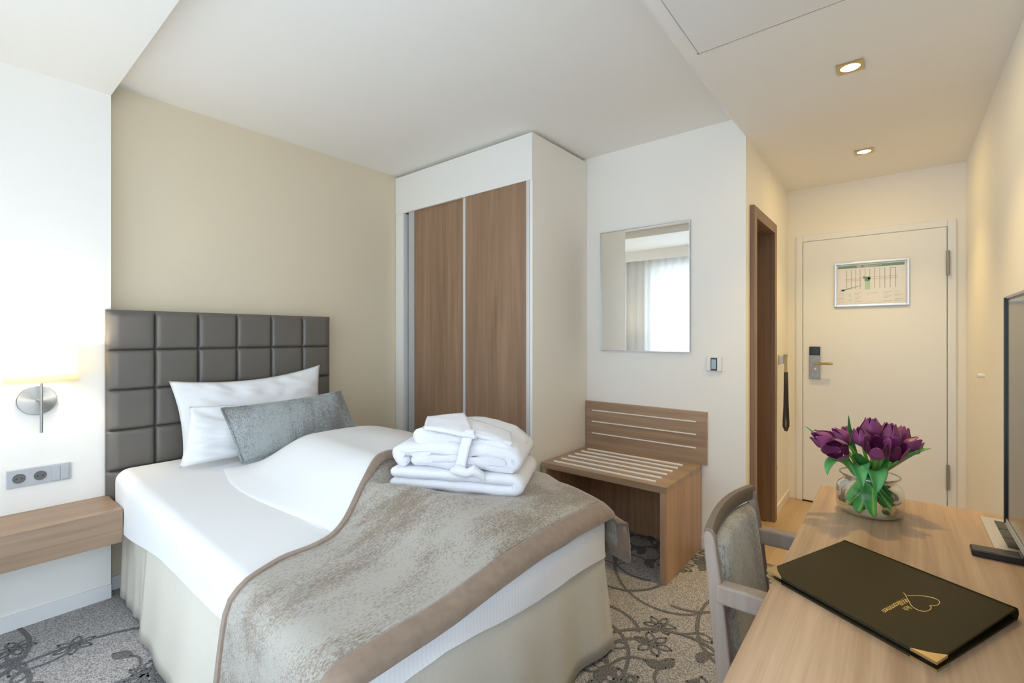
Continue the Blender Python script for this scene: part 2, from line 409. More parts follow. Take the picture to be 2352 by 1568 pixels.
for k, (x0, x1, z0, z1) in enumerate(FWO):
    nm = 'window_%d' % (k+2)  # added windows out of view, made only to let in more daylight
    w2 = bpy.data.objects.new(nm, None); COL.objects.link(w2); w2.location = ((x0+x1)/2, YR-0.09, z0); ORG[nm] = Vector(w2.location); struct(w2)
    fr = MB()
    for x in (x0+0.03, x1-0.03): fr.box(x-0.03, x+0.03, YR-0.11, YR-0.06, z0, z1)
    for z in (z0+0.03, z1-0.03): fr.box(x0+0.06, x1-0.06, YR-0.11, YR-0.06, z-0.03, z+0.03)
    fr.build('window_frame', 'white', w2)
    B(x0+0.05, x1-0.05, YR-0.087, YR-0.083, z0+0.05, z1-0.05).build('pane', 'pane', w2)
WY0, WY1, WZ0, WZ1 = -0.22, 2.72, 0.10, 2.28
T = 0.20
ww = MB(); ww.box(XW-T, XW, YR-T, WY0, 0, 2.75).box(XW-T, XW, WY1, YA+T, 0, 2.75).box(XW-T, XW, WY0, WY1, 0, WZ0).box(XW-T, XW, WY0, WY1, WZ1, 2.75)
struct(ww.build('wall_window', 'wall'))
wf = bpy.data.objects.new('window_1', None); COL.objects.link(wf); wf.location = (XW-0.16, (WY0+WY1)/2, WZ0); ORG['window_1'] = Vector(wf.location); struct(wf)
fr = MB()
for y in (WY0+0.04, (WY0+WY1)/2, WY1-0.04): fr.box(XW-0.19, XW-0.13, y-0.04, y+0.04, WZ0, WZ1)
for z in (WZ0+0.04, WZ1-0.04): fr.box(XW-0.188, XW-0.132, WY0, WY1, z-0.04, z+0.04)
fr.build('window_frame', 'white', wf)
B(XW-0.162, XW-0.158, WY0+0.05, WY1-0.05, WZ0+0.05, WZ1-0.05).build('pane', 'pane', wf)
struct(B(XW+0.13, XW+0.15, YR, YL, 2.36, ZH+0.04).build('trim_3', 'wall'))
# baseboards
struct(B(XW+0.1, X0, YL-0.012, YL, 0, 0.068).build('baseboard_left', 'base', bevel=0.002))
struct(B(DX1+0.075, XD, YH-0.012, YH, 0, 0.062).build('baseboard_hallway', 'base', bevel=0.002))
struct(B(XB-0.012, XB, YH, 0.93, 0, 0.062).build('baseboard_right', 'base', bevel=0.002))
struct(B(0.15, XD, YR, YR+0.012, 0, 0.062).build('baseboard_front', 'base', bevel=0.002))
struct(B(X0, 2.33, YA-0.012, YA, 0, 0.068).build('baseboard_back', 'base', bevel=0.002))
struct(B(XB-0.016, XB+0.016, YR, YH, -0.001, 0.004).build('trim_1', 'alu'))
# flush access panel in the lowered ceiling
pn = MB(); XP = 1.995
pn.box(XP-1.1, XP-0.008, YR+0.12, YH-0.05, ZH-0.004, ZH+0.002)
o = struct(pn.build('trim_2', 'white', bevel=0.001))
ps = MB(); ps.box(XP-0.008, XP, YR+0.11, YH-0.04, ZH-0.0015, ZH+0.001).box(XP-1.11, XP, YH-0.05, YH-0.046, ZH-0.0015, ZH+0.001)
ps.build('shadow_gap', 'grey', o)

# ------------------------------------------------------------------ entry door
d1 = bpy.data.objects.new('door_1', None); COL.objects.link(d1); d1.location = (XD-0.03, 0.15, 0); ORG['door_1'] = Vector(d1.location); struct(d1)
LY0, LY1, LZ = -0.270, 0.573, 2.045
f = MB(); fx0, fx1 = XD-0.022, XD
f.box(fx0, fx1, LY1, LY1+0.045, 0, LZ+0.05).box(fx0, fx1, LY0-0.045, LY0, 0, LZ+0.05).box(fx0, fx1, LY0, LY1, LZ, LZ+0.05)
f.build('door_frame', 'door', d1, bevel=0.006)
B(XD-0.03, XD-0.002, LY0+0.004, LY1-0.004, 0.012, LZ-0.004).build('door_leaf', 'door', d1, bevel=0.004)
B(XD-0.025, XD-0.004, LY0, LY1, 0.0, 0.011).build('door_seal', 'black', d1)
for z0 in (0.262, 1.712):
    h = MB(); h.lathe([(0.009, 0), (0.009, 0.166)], (XD-0.036, LY0-0.002, z0), 12, cap0=True, cap1=True)
    h.build('hinge', 'steeld', d1, smooth=True)
lk = B(XD-0.042, XD-0.03, 0.454, 0.526, 0.968, 1.152).build('lock_plate', 'steeld', d1, bevel=0.002)
B(XD-0.043, XD-0.03, 0.454, 0.526, 1.153, 1.218).build('card_reader', 'black', d1, bevel=0.002)
hl = MB(); hl.tube([(XD-0.04, 0.487, 1.09), (XD-0.085, 0.487, 1.09), (XD-0.09, 0.480, 1.09), (XD-0.09, 0.37, 1.093)], 0.009, 10)
hl.build('handle', 'brass', lk, smooth=True)
kn = MB(); kn.lathe([(0.0, 0.014), (0.008, 0.012), (0.011, 0.004), (0.011, 0.0)], (XD-0.042, 0.487, 1.045), 16, rot=Matrix.Rotation(-pi/2, 4, 'Y').to_3x3())
kn.build('thumb_turn', 'white', lk, smooth=True)
for yy in (0.470, 0.505):
    sc = MB(); sc.lathe([(0.0, 0.004), (0.005, 0.003), (0.005, 0.0)], (XD-0.042, yy, 1.0), 10, rot=Matrix.Rotation(-pi/2, 4, 'Y').to_3x3())
    sc.build('screw', 'white', lk, smooth=True)

# framed plan hung on the entry door
fm = thing('framed_plan', (XD-0.03, 0.145, 1.52), 'silver framed floor plan with a green header on the cream entry door', 'picture frame')
FY0, FY1, FZ0, FZ1 = -0.073, 0.363, 1.521, 1.851
fx = XD-0.03
f = MB(); k = 0.014
f.box(fx-0.014, fx, FY0, FY0+k, FZ0, FZ1).box(fx-0.014, fx, FY1-k, FY1, FZ0, FZ1).box(fx-0.014, fx, FY0+k, FY1-k, FZ0, FZ0+k).box(fx-0.014, fx, FY0+k, FY1-k, FZ1-k, FZ1)
f.build('frame', 'alu', fm, bevel=0.0015)
pp = B(fx-0.006, fx, FY0+k, FY1-k, FZ0+k, FZ1-k).build('print', 'paper', fm)
def P2(a, b): return (FY1-k-a*(FY1-FY0-2*k), FZ1-k-b*(FZ1-FZ0-2*k))   # a to the right, b down, 0..1
def bar(mb, a0, b0, a1, b1, t=0.0008):
    y0, z0 = P2(a0, b0); y1, z1 = P2(a1, b1); mb.box(fx-0.006-t, fx-0.0055, min(y0, y1), max(y0, y1), min(z0, z1), max(z0, z1))
g = MB(); bar(g, 0.02, 0.035, 0.97, 0.10); g.build('header_bar', 'green', pp)
g = MB(); bar(g, 0.30, 0.045, 0.36, 0.09, 0.0012); bar(g, 0.40, 0.055, 0.66, 0.07, 0.0012); bar(g, 0.40, 0.078, 0.60, 0.088, 0.0012); g.build('header_lines', 'palegrey', pp)
g = MB()
for i, a in enumerate((0.15, 0.22, 0.285, 0.35, 0.42, 0.49, 0.56, 0.63, 0.70, 0.775, 0.85)):
    bar(g, a-0.004, 0.14, a+0.004, 0.62 if i not in (4, 5) else 0.34)
bar(g, 0.775, 0.15, 0.85, 0.16); g.build('plan_walls', 'grey', pp)
g = MB(); bar(g, 0.13, 0.365, 0.38, 0.375); bar(g, 0.13, 0.41, 0.38, 0.42); bar(g, 0.50, 0.34, 0.88, 0.35); bar(g, 0.50, 0.385, 0.88, 0.395); g.build('plan_corridor', 'pink', pp)
g = MB(); bar(g, 0.415, 0.33, 0.49, 0.44, 0.0012); bar(g, 0.39, 0.32, 0.42, 0.37, 0.0012); bar(g, 0.46, 0.35, 0.505, 0.40, 0.0012); g.build('plan_core', 'green', pp)
g = MB(); bar(g, 0.42, 0.44, 0.495, 0.64, 0.001); g.build('plan_hall', 'palegreen', pp)
g = MB()
y0, z0 = P2(0.08, 0.64); y1, z1 = P2(0.38, 0.53)
dd = Vector((y1-y0, z1-z0)).normalized(); nn = Vector((-dd.y, dd.x))
g.add([(fx-0.0072, y0+nn.x*.005, z0+nn.y*.005), (fx-0.0072, y0-nn.x*.005, z0-nn.y*.005), (fx-0.0072, y1-nn.x*.001, z1-nn.y*.001), (fx-0.0072, y1+nn.x*.001, z1+nn.y*.001)], [(0, 1, 2, 3)])
bar(g, 0.06, 0.615, 0.12, 0.66, 0.0012); g.build('plan_pointer', 'bluegrey', pp)
g = MB()
for b in range(7):
    bb = 0.71+b*0.035
    for a0, a1 in ((0.03, 0.15), (0.18, 0.24), (0.27, 0.37), (0.68, 0.80), (0.83, 0.95)):
        if (b+int(a0*50)) % 3: bar(g, a0, bb, a0+(a1-a0)*(0.6+0.4*((b*7+int(a0*30)) % 3)/2), bb+0.012)
bar(g, 0.44, 0.72, 0.60, 0.73); g.build('legend_rows', 'palegrey', pp)

# ------------------------------------------------------------------ bathroom doorway in the hallway wall
d2 = bpy.data.objects.new('door_2', None); COL.objects.link(d2); d2.location = ((DX0+DX1)/2, YH, 0); ORG['door_2'] = Vector(d2.location); struct(d2)
cs = MB(); c0 = YH-0.027
cs.box(DX0-0.052, DX0+0.018, c0, YH, 0.0, DZ+0.05).box(DX1-0.018, DX1+0.052, c0, YH, 0.0, DZ+0.05).box(DX0+0.018, DX1-0.018, c0, YH, DZ-0.018, DZ+0.05)
cs.build('casing', 'bathwood', d2, bevel=0.003)
ln = MB(); ln.box(DX0, DX0+0.018, YH, YH+0.24, 0, DZ).box(DX1-0.018, DX1, YH, YH+0.24, 0, DZ).box(DX0, DX1, YH, YH+0.24, DZ-0.018, DZ)
ln.box(DX1-0.033, DX1-0.018, YH+0.10, YH+0.115, 0, DZ-0.018)
ln.build('lining', 'bathwood', d2)
B(DX0, DX1, YH+0.205, YH+0.24, 0.004, DZ).build('door_leaf', 'bathwood', d2)

# ------------------------------------------------------------------ things on the walls
def downlight(x, y, watt, cone, glow, label):
    t = thing('downlight', (x, y, ZH-0.006), label, 'ceiling light', 'ceiling spots in the entrance')
    q = MB(); R = 0.036; S = 0.047; n = 32
    vs = []; 
    for kk in range(n):
        a = 2*pi*kk/n; ca, sa = cos(a), sin(a); m = S/max(abs(ca), abs(sa))
        vs += [(x+ca*R, y+sa*R, ZH-0.006), (x+ca*m, y+sa*m, ZH-0.006), (x+ca*m, y+sa*m, ZH), (x+ca*R, y+sa*R, ZH+0.0)]
    q.add(vs, [(4*i+j, 4*i+(j+1), 4*((i+1) % n)+j+1, 4*((i+1) % n)+j) for i in range(n) for j in range(3)])
    q.build('rim', 'brass', t)
    q = MB(); q.lathe([(0.0, -0.002), (0.02, -0.003), (0.0355, -0.001)], (x, y, ZH-0.002), 24); q.build('lamp', 'spot', t)
    l = bpy.data.lights.new('downlight_beam', 'SPOT'); l.energy = watt; l.color = (1.0, 0.70, 0.23); l.spot_size = math.radians(cone); l.spot_blend = 1.0; l.shadow_soft_size = 0.035
    lo = bpy.data.objects.new('downlight_beam', l); COL.objects.link(lo); lo.location = (x, y, ZH-0.03)
    g = bpy.data.lights.new('downlight_glow', 'AREA'); g.shape = 'DISK'; g.size = 0.066; g.energy = glow; g.color = (1.0, 0.71, 0.24)
    go = bpy.data.objects.new('downlight_glow', g); COL.objects.link(go); go.location = (x, y, ZH-0.0125)
downlight(2.505, 0.154, 29, 100, 1.3, 'square ceiling spot nearer the room, above the desk end')
downlight(3.703, 0.156, 26, 100, 1.5, 'square ceiling spot farther back, close to the entry door')

# mirror
mr = thing('wall_mirror', (XB-0.01, 1.31, 1.199), 'rectangular wall mirror in a thin silver frame above the luggage bench', 'mirror')
MY0, MY1, MZ0, MZ1 = 0.998, 1.621, 1.199, 2.028
B(XB-0.012, XB-0.004, MY0+0.004, MY1-0.004, MZ0+0.004, MZ1-0.004).build('glass', 'mirror', mr)
f = MB(); k = 0.003
f.box(XB-0.016, XB, MY0, MY0+k, MZ0, MZ1).box(XB-0.016, XB, MY1-k, MY1, MZ0, MZ1).box(XB-0.016, XB, MY0+k, MY1-k, MZ0, MZ0+k).box(XB-0.016, XB, MY0+k, MY1-k, MZ1-k, MZ1)
f.build('frame', 'alu', mr)
# room control
sw = thing('room_thermostat', (XB, 0.853, 1.088), 'small white wall control with a grey display, beside the mirror', 'thermostat')
B(XB-0.006, XB, 0.8095, 0.8975, 1.0865, 1.1745).build('mounting_rim', 'alud', sw)
B(XB-0.010, XB, 0.811, 0.896, 1.088, 1.173).build('face_plate', 'white', sw, bevel=0.003)
B(XB-0.014, XB-0.009, 0.836, 0.872, 1.092, 1.169).build('display', 'black', sw, bevel=0.001)
B(XB-0.0155, XB-0.012, 0.841, 0.867, 1.102, 1.160).build('display_glass', 'display', sw)
for y0 in (0.815, 0.875):
    for z0 in (1.093, 1.132): B(XB-0.0125, XB-0.009, y0, y0+0.018, z0, z0+0.036).build('button', 'white', sw, bevel=0.001)
# key switch with a hanging strap
ks = thing('key_card_switch', (3.97, YH, 1.06), 'white key switch on the hallway wall beside the wooden door frame', 'switch')
B(3.86, 3.945, YH-0.014, YH, 1.085, 1.17).build('face_plate', 'white', ks, bevel=0.004)
B(3.875, 3.93, YH-0.045, YH-0.014, 1.10, 1.155).build('holder', 'alu', ks, bevel=0.004)
lz = thing('key_strap', (3.90, YH-0.06, 0.60), 'dark grey looped key strap hanging beside the wooden door frame', 'key strap')
q = MB(); q.tube([(3.90, YH-0.045, 1.165), (3.90, YH-0.07, 1.165)], 0.014, 14); q.build('ring', 'alu', lz, smooth=True)
B(3.89, 3.91, YH-0.068, YH-0.050, 1.035, 1.158).build('clasp', 'brass', lz, bevel=0.004)
q = MB()
pts = [(0.006, 1.04), (0.010, 0.93), (0.014, 0.80), (0.024, 0.68), (0.024, 0.645), (0.0, 0.612), (-0.024, 0.645), (-0.024, 0.68), (-0.014, 0.80), (-0.010, 0.93), (-0.006, 1.04)]
yo = YH-0.06
vs = []
for i, (a, z) in enumerate(pts):
    sd = 1 if i < 5 else (-1 if i > 5 else 0)
    for e in (-0.010, 0.010): vs.append((3.90+a*0.9+e*0.35, yo-a*0.35+e, z))
q.add(vs, [(2*i, 2*i+1, 2*i+3, 2*i+2) for i in range(len(pts)-1)]); q.build('strap', 'strap', lz, solid=0.003, smooth=True)
ho = thing('hallway_socket', (3.83, YH, 0.31), 'small white socket low on the hallway wall beside the wooden door frame', 'socket')
B(3.80, 3.86, YH-0.012, YH, 0.31, 0.39).build('face_plate', 'white', ho, bevel=0.003)
q = MB(); q.lathe([(0.0, 0.001), (0.02, 0.0)], (3.83, YH-0.013, 0.35), 20, rot=Matrix.Rotation(pi/2, 4, 'X').to_3x3()); q.build('socket_insert', 'socket', ho)
hk = MB(); hk.lathe([(0.0, 0.03), (0.011, 0.027), (0.012, 0.012), (0.007, 0.0)], (3.51, YR, 1.09), 16, rot=Matrix.Rotation(-pi/2, 4, 'X').to_3x3())
tag(hk.build('wall_hook', 'white', smooth=True), 'small white knob hook on the cream wall behind the television', 'hook')

# sockets above the bedside shelf
so = thing('socket_strip', (0.295, YL, 0.627), 'silver strip with two sockets and a switch above the bedside shelf', 'socket')
B(0.191, 0.398, YL-0.011, YL, 0.627, 0.705).build('face_plate', 'alud', so, bevel=0.002)
for xc in (0.229, 0.296):
    q = MB(); q.lathe([(0.0212, -0.001), (0.0212, 0.0016), (0.0198, 0.0016), (0.0190, 0.0008), (0.0, 0.0008)], (xc, YL-0.0115, 0.666), 28, rot=Matrix.Rotation(pi/2, 4, 'X').to_3x3())
    s1 = q.build('socket_insert', 'socket', so, smooth=True)
    q = MB()
    for dx in (-0.0085, 0.0085): q.lathe([(0.0, 0.0008), (0.003, 0.0002)], (xc+dx, YL-0.0125, 0.666), 10, rot=Matrix.Rotation(pi/2, 4, 'X').to_3x3())
    q.build('contact_hole', 'black', s1)
for x0 in (0.333, 0.3625): B(x0, x0+0.0285, YL-0.014, YL-0.010, 0.633, 0.699).build('rocker', 'alud', so, bevel=0.001)

# wall lamp
wl = thing('wall_lamp', (0.288, YL, 0.87), 'lit wall lamp with cream shade and brushed steel disc above the shelf', 'lamp')
q = MB(); q.lathe([(0.066, 0.0), (0.066, 0.012), (0.064, 0.014), (0.0, 0.0145)], (0.286, YL, 1.009), 48, rot=Matrix.Rotation(pi/2, 4, 'X').to_3x3())
# spun metal disc: anisotropic look from a fine radial grain
ms, nt_, b_ = base('spun_steel'); b_.inputs['Base Color'].default_value = (0.40, 0.385, 0.355, 1); b_.inputs['Metallic'].default_value = 1; b_.inputs['Roughness'].default_value = 0.32
b_.inputs['Anisotropic'].default_value = 0.85
tg = nt_.nodes.new('ShaderNodeTangent'); tg.direction_type = 'RADIAL'; tg.axis = 'Y'; nt_.links.new(tg.outputs[0], b_.inputs['Tangent'])
q.build('back_plate', ms, wl, smooth=True)
q = MB(); q.tube([(0.286, YL-0.014, 1.009), (0.293, 2.955, 1.009)], 0.006, 12); q.build('arm', 'steeld', wl, smooth=True)
q = MB(); q.tube([(0.293, 2.95, 0.870), (0.293, 2.95, 1.135)], 0.0055, 12); q.build('rod', 'steeld', wl, smooth=True)
q = MB(); q.lathe([(0.1195, 1.097), (0.1105, 1.245)], (0.297, 2.95, 0), 48, sy=0.62); q.build('lamp_shade', 'shade', wl, smooth=True, solid=0.002)
for r, z in ((0.1195, 1.097), (0.1105, 1.245)):
    q = MB(); q.tube([(0.297+r*cos(2*pi*i/48), 2.95+r*0.62*sin(2*pi*i/48), z) for i in range(49)], 0.0022, 8, caps=False)
    q.build('shade_rim', 'shade', wl, smooth=True)
q = MB(); q.lathe([(0.0, 0.045), (0.014, 0.038), (0.019, 0.02), (0.012, 0.0), (0.010, -0.02)], (0.297, 2.95, 1.155), 20, cap1=True); q.build('bulb', 'bulb', wl, smooth=True)
l = bpy.data.lights.new('wall_lamp_light', 'POINT'); l.energy = 5.2; l.color = (1.0, 0.86, 0.64); l.shadow_soft_size = 0.03
lo = bpy.data.objects.new('wall_lamp_light', l); COL.objects.link(lo); lo.location = (0.297, 2.95, 1.215)

# floating bedside shelf
sh = MB(); sh.box(-0.35, 0.535, 2.728, YL, 0.363, 0.513)
tag(sh.build('bedside_shelf', 'shelf', bevel=0.003), 'thick wooden floating shelf on the white wall left of the bed', 'shelf')

# curtains at the window
q = MB()
q.grid(lambda u, v: (XW+0.06+0.018*sin(u*2*pi*30)+0.006*sin(u*2*pi*71), YR+0.03+u*(YL-YR-0.04), 0.02+v*(ZH-0.035)), 420, 4)
tag(q.build('sheer_curtain', 'sheer', smooth=True), 'white sheer curtain across the bright window, seen in the mirror', 'curtain')

# ------------------------------------------------------------------ wardrobe
XF, YW = 2.33, 1.742
wd = thing('wardrobe', (2.65, 2.4, 0), 'tall white wardrobe with two brown oak sliding doors in the corner', 'wardrobe')
ZT, ZI = 2.563, 2.272
q = MB(); q.box(XF, XF+0.018, YW, YW+0.022, 0, ZI).box(XF+0.018, XB-0.004, YW, YW+0.022, 0, ZT); q.build('side_panel', 'side', wd, bevel=0.0015)
q = MB(); q.box(XF, XB-0.004, YA-0.10, YA-0.078, 0, ZI).box(XF, XF+0.02, YA-0.079, YA-0.003, 0, ZI); q.build('side_panel', 'white', wd, bevel=0.001)
q = MB(); q.box(XF-0.004, XF+0.018, YW+0.0, YA-0.003, ZI, ZT).box(XF+0.018, XB-0.004, YW+0.022, YA-0.003, ZT-0.02, ZT); q.build('header_panel', 'white', wd, bevel=0.0015)
q = MB(); q.box(XB-0.02, XB-0.004, YW+0.022, YA-0.1, 0, ZT-0.02); q.build('back_panel', 'white', wd)
q = MB(); q.box(XF+0.02, XB-0.02, YW+0.022, YA-0.1, 0.04, 0.06); q.build('floor_panel', 'white', wd)
d = B(XF+0.022, XF+0.040, 2.338, 2.905, 0.06, ZI+0.01).build('sliding_door', 'ward', wd)
B(XF+0.006, XF+0.024, 2.331, 2.356, 0.06, ZI+0.01).build('handle_profile', 'alul', d, bevel=0.002)
d = B(XF+0.004, XF+0.021, YW+0.048, 2.330, 0.06, ZI+0.01).build('sliding_door', 'ward', wd)
B(XF-0.002, XF+0.014, YW+0.024, YW+0.048, 0.06, ZI+0.01).build('handle_profile', 'alul', d, bevel=0.002)
q = MB(); q.box(XF+0.016, XF+0.03, 2.905, 2.968, 0.04, ZI); q.build('filler_strip', 'greyst', wd)

# ------------------------------------------------------------------ luggage bench
rk = thing('luggage_bench', (2.69, 1.33, 0), 'brown wooden luggage bench with white slats and slotted back board', 'luggage rack')
RX, RY0, RY1, RZ = 2.40, 0.925, 1.722, 0.512
q = MB(); q.box(RX, XB-0.02, RY0, RY1, RZ-0.036, RZ); q.build('seat', 'rackx', rk, bevel=0.002)
q = MB(); q.box(RX, XB-0.014, RY0, RY0+0.036, 0, RZ-0.036); q.build('leg_panel', 'rackz', rk, bevel=0.002)
q = MB(); q.box(RX, XB-0.014, RY1-0.036, RY1, 0, RZ-0.036); q.build('leg_panel', 'rackz', rk, bevel=0.002)
q = MB(); q.box(XB-0.05, XB-0.03, RY0+0.036, RY1-0.036, 0.0, RZ-0.036); q.build('rear_board', 'rackz', rk)
bkp = B(XB-0.020, XB-0.001, 0.893, 1.735, RZ-0.002, 0.836).build('back_board', 'rackx', rk, bevel=0.002)
for z in (0.772, 0.693, 0.610):
    B(XB-0.026, XB-0.019, 0.955, 1.685, z-0.0035, z+0.0035).build('slat', 'slat', bkp, bevel=0.0015)
for i in range(6):
    x = 2.455+i*0.083
    B(x-0.007, x+0.007, 1.005, 1.665, RZ-0.002, RZ+0.008).build('slat', 'slat', rk, bevel=0.003)

# ------------------------------------------------------------------ bed
bed = thing('bed', (1.15, 1.95, 0), 'single bed with padded grey leather headboard and cream skirt', 'bed')
HX0, HX1, HF = 0.523, 1.703, 2.992
def hb(u, v):
    nx, nz = 6, 5
    a = (u*nx) % 1.0 if u < 1 else 1.0; b = (v*nz) % 1.0 if v < 1 else 1.0
    d = (1-abs(2*a-1)**16)*(1-abs(2*b-1)**16)
    d = max(0, d)**0.5
    e = min(1, min(u, 1-u)*30)**0.5*min(1, (1-v)*35)**0.5
    return (HX0+u*(HX1-HX0), HF+0.020-0.024*d*e, 0.43+v*1.002)
q = MB(); q.grid(hb, 6*24, 5*24)
# closing skirt back to the wall
edge = [hb(i/144, 0) for i in range(145)]+[hb(1, j/120) for j in range(1, 121)]+[hb(1-i/144, 1) for i in range(1, 145)]+[hb(0, 1-j/120) for j in range(1, 120)]
vs = []
for p in edge: vs += [p, (p[0], YA-0.003, p[2])]
m = len(edge); q.add(vs, [(2*i, 2*i+1, 2*((i+1) % m)+1, 2*((i+1) % m)) for i in range(m)])
q.build('headboard', 'leather', bed, smooth=True, angle=60)
BX0, BX1, BY0, BY1 = 0.540, 1.790, 0.930, 2.965
def Mz(y): return 0.568+0.085*(y-BY0)/(BY1-BY0)
def perim(r, n=8, ex=0.0, step=0.05):
    """rounded rectangle outline, as points with outward normals"""
    pts = []
    cs = [((BX0+r, BY0+r), pi), ((BX1-r, BY0+r), 1.5*pi), ((BX1-r, BY1-r), 0), ((BX0+r, BY1-r), .5*pi)]
    for k, (c, a0) in enumerate(cs):
        arc = [(c[0]+r*cos(a0+.5*pi*i/n), c[1]+r*sin(a0+.5*pi*i/n), cos(a0+.5*pi*i/n), sin(a0+.5*pi*i/n)) for i in range(n+1)]
        pts += arc
        c2, a2 = cs[(k+1) % 4]; nxt = (c2[0]+r*cos(a2), c2[1]+r*sin(a2)); last = arc[-1]
        L = math.hypot(nxt[0]-last[0], nxt[1]-last[1]); m = int(L/step)
        for i in range(1, m): pts.append((last[0]+(nxt[0]-last[0])*i/m, last[1]+(nxt[1]-last[1])*i/m, last[2], last[3]))
    return pts
pr = perim(0.06); N_ = len(pr)
def hem(x, y): return 0.455-0.065*sst(0.7, 1.8, x)*sst(2.2, 0.95, y)-0.055*sst(1.8, 2.9, y)+0.008*sin(9*x+7*y)
q = MB(); vs = []; RR = 0.055
levels = [(0.0, None)]+[(None, f_) for f_ in (0.3, 0.6, 1.0)]+[('arc', a_) for a_ in (20, 40, 60, 78, 90)]
for kind, val in levels:
    for (x, y, nx, ny) in pr:
        zt = Mz(y)-RR; zb = hem(x, y)
        wob = 0.006*ns(x*6, y*6, 3)
        if kind == 0.0: ins, z = -0.002-0.006*abs(ns(x*9, y*9, 8)), zb
        elif kind is None: ins, z = wob, zb+(zt-zb)*val
        else: a_ = math.radians(val); ins, z = RR*(1-cos(a_)), zt+RR*sin(a_)
        vs.append((x-nx*ins, y-ny*ins, z))
fs = [(k*N_+i, k*N_+(i+1) % N_, (k+1)*N_+(i+1) % N_, (k+1)*N_+i) for k in range(len(levels)-1) for i in range(N_)]
fs.append(tuple((len(levels)-1)*N_+i for i in range(N_)))
q.add(vs, fs)
q.mi = [1 if all(vs[i][1] < BY0+0.02 for i in f_) else 0 for f_ in fs]
q.build('fitted_sheet', ['linen', 'stripe'], bed, smooth=True, angle=60)
q = MB(); q.box(BX0+0.05, BX1-0.05, BY0+0.05, BY1, 0.06, 0.47); q.build('base', 'skirt', bed)
# skirt: left side in two overlapping lengths, foot with soft pleats, right side
sk = MB()
def skirt(pts_n, zt, zb, flare, amp, ph):
    n = len(pts_n)
    def fn(u, v):
        i = min(n-1, round(u*(n-1))); x, y, nx, ny = pts_n[i]
        t = 1-v; s = u*18+ph
        o_ = flare*t+amp*t*(sin(s*1.7)+0.6*sin(s*4.3+1))
        return (x+nx*o_, y+ny*o_, zb(x, y)+(zt-zb(x, y))*v)
    sk.grid(fn, n-1, 8)
Lside = [(BX0+0.045, BY1-(BY1-BY0-0.5)*i/30*0.0-0.62*i/30*0.9, -1, 0) for i in range(31)]
skirt(Lside, 0.47, lambda x, y: 0.018+0.004*sin(20*y), 0.012, 0.004, 0)
corner = []
for i in range(61): corner.append((BX0+0.025, 2.46-(2.46-BY0-0.09)*i/60, -1, 0))
for i in range(1, 9): a_ = pi+.5*pi*i/8; corner.append((BX0+0.025+0.07+0.07*cos(a_), BY0+0.02+0.07+0.07*sin(a_), cos(a_), sin(a_)))
for i in range(1, 61): corner.append((BX0+0.095+(BX1-0.045-BX0-0.095)*i/60, BY0+0.02, 0, -1))
for i in range(1, 9): a_ = 1.5*pi+.5*pi*i/8; corner.append((BX1-0.045+0.02*cos(a_), BY0+0.04+0.02*sin(a_), cos(a_)*1.3, sin(a_)*1.3))
for i in range(1, 41): corner.append((BX1-0.025, BY0+0.04+(BY1-BY0-0.04)*i/40, 1, 0))
skirt(corner, 0.47, lambda x, y: 0.016+0.006*sin(11*x+3*y), 0.035, 0.013, 2.0)
sk.build('bed_skirt', 'skirt', bed, smooth=True, angle=80, solid=0.003)

# duvet
def ytop(x): return 1.43+0.06*sst(0.5, 0.7, x)+0.29*sst(0.75, 1.35, x)
def duv(x, y):
    sx = sst(0.84, 1.22, x)*(1-0.45*sst(1.45, 1.86, x))
    sy = sst(2.60, 2.28, y)*(0.50+0.50*sst(1.15, 1.75, y))*sst(0.80, 1.14, y)
    d = 0.168*sx*sy
    a, b = (x-1.170)*0.46872-(y-1.605)*0.88335, (x-1.170)*0.88335+(y-1.605)*0.46872
    m = sst(-0.10, 0.0, a)*sst(0.66, 0.57, a)*sst(-0.10, 0.0, b)*sst(0.46, 0.37, b)
    return d*(1-m)+m*(0.662-0.012*a-Mz(y))
def edge_drop(x, y, r=0.06):
    d = 0.0
    for t in (x-BX0, BX1-x, y-BY0):
        if t < r: t = max(0.0, t); d += r-math.sqrt(max(0, r*r-(r-t)**2))
    return min(d, 0.09)
def top(x, y): return Mz(y)+duv(x, y)
q = MB()
def duvf(u, v):
    y = 0.985+u*1.62
    xl = 0.865+0.03*sin(5*y)+0.02*sst(2.3, 2.6, y); x = xl+v*(1.80-xl)
    yy = y - 0.10*sst(1.2, 1.8, x)*sst(2.2, 2.6, y)
    z = top(x, yy)-edge_drop(x, yy, 0.05)+0.004
    rim = min(1, v*14, (1-u)*16)
    z += 0.016*math.sqrt(max(0, rim))-0.012 + 0.006*ns(x*5, yy*4, 1)*min(1, 6*v)
    z -= 0.014*sst(0.0, 0.05, ytop(x)-0.02-yy)      # flattened under the throw
    return (x, yy, z)
q.grid(duvf, 80, 60)
tag(q.build('duvet', 'linen', smooth=True, angle=180, solid=0.012), 'puffy white duvet folded across the bed under the throw', 'duvet')

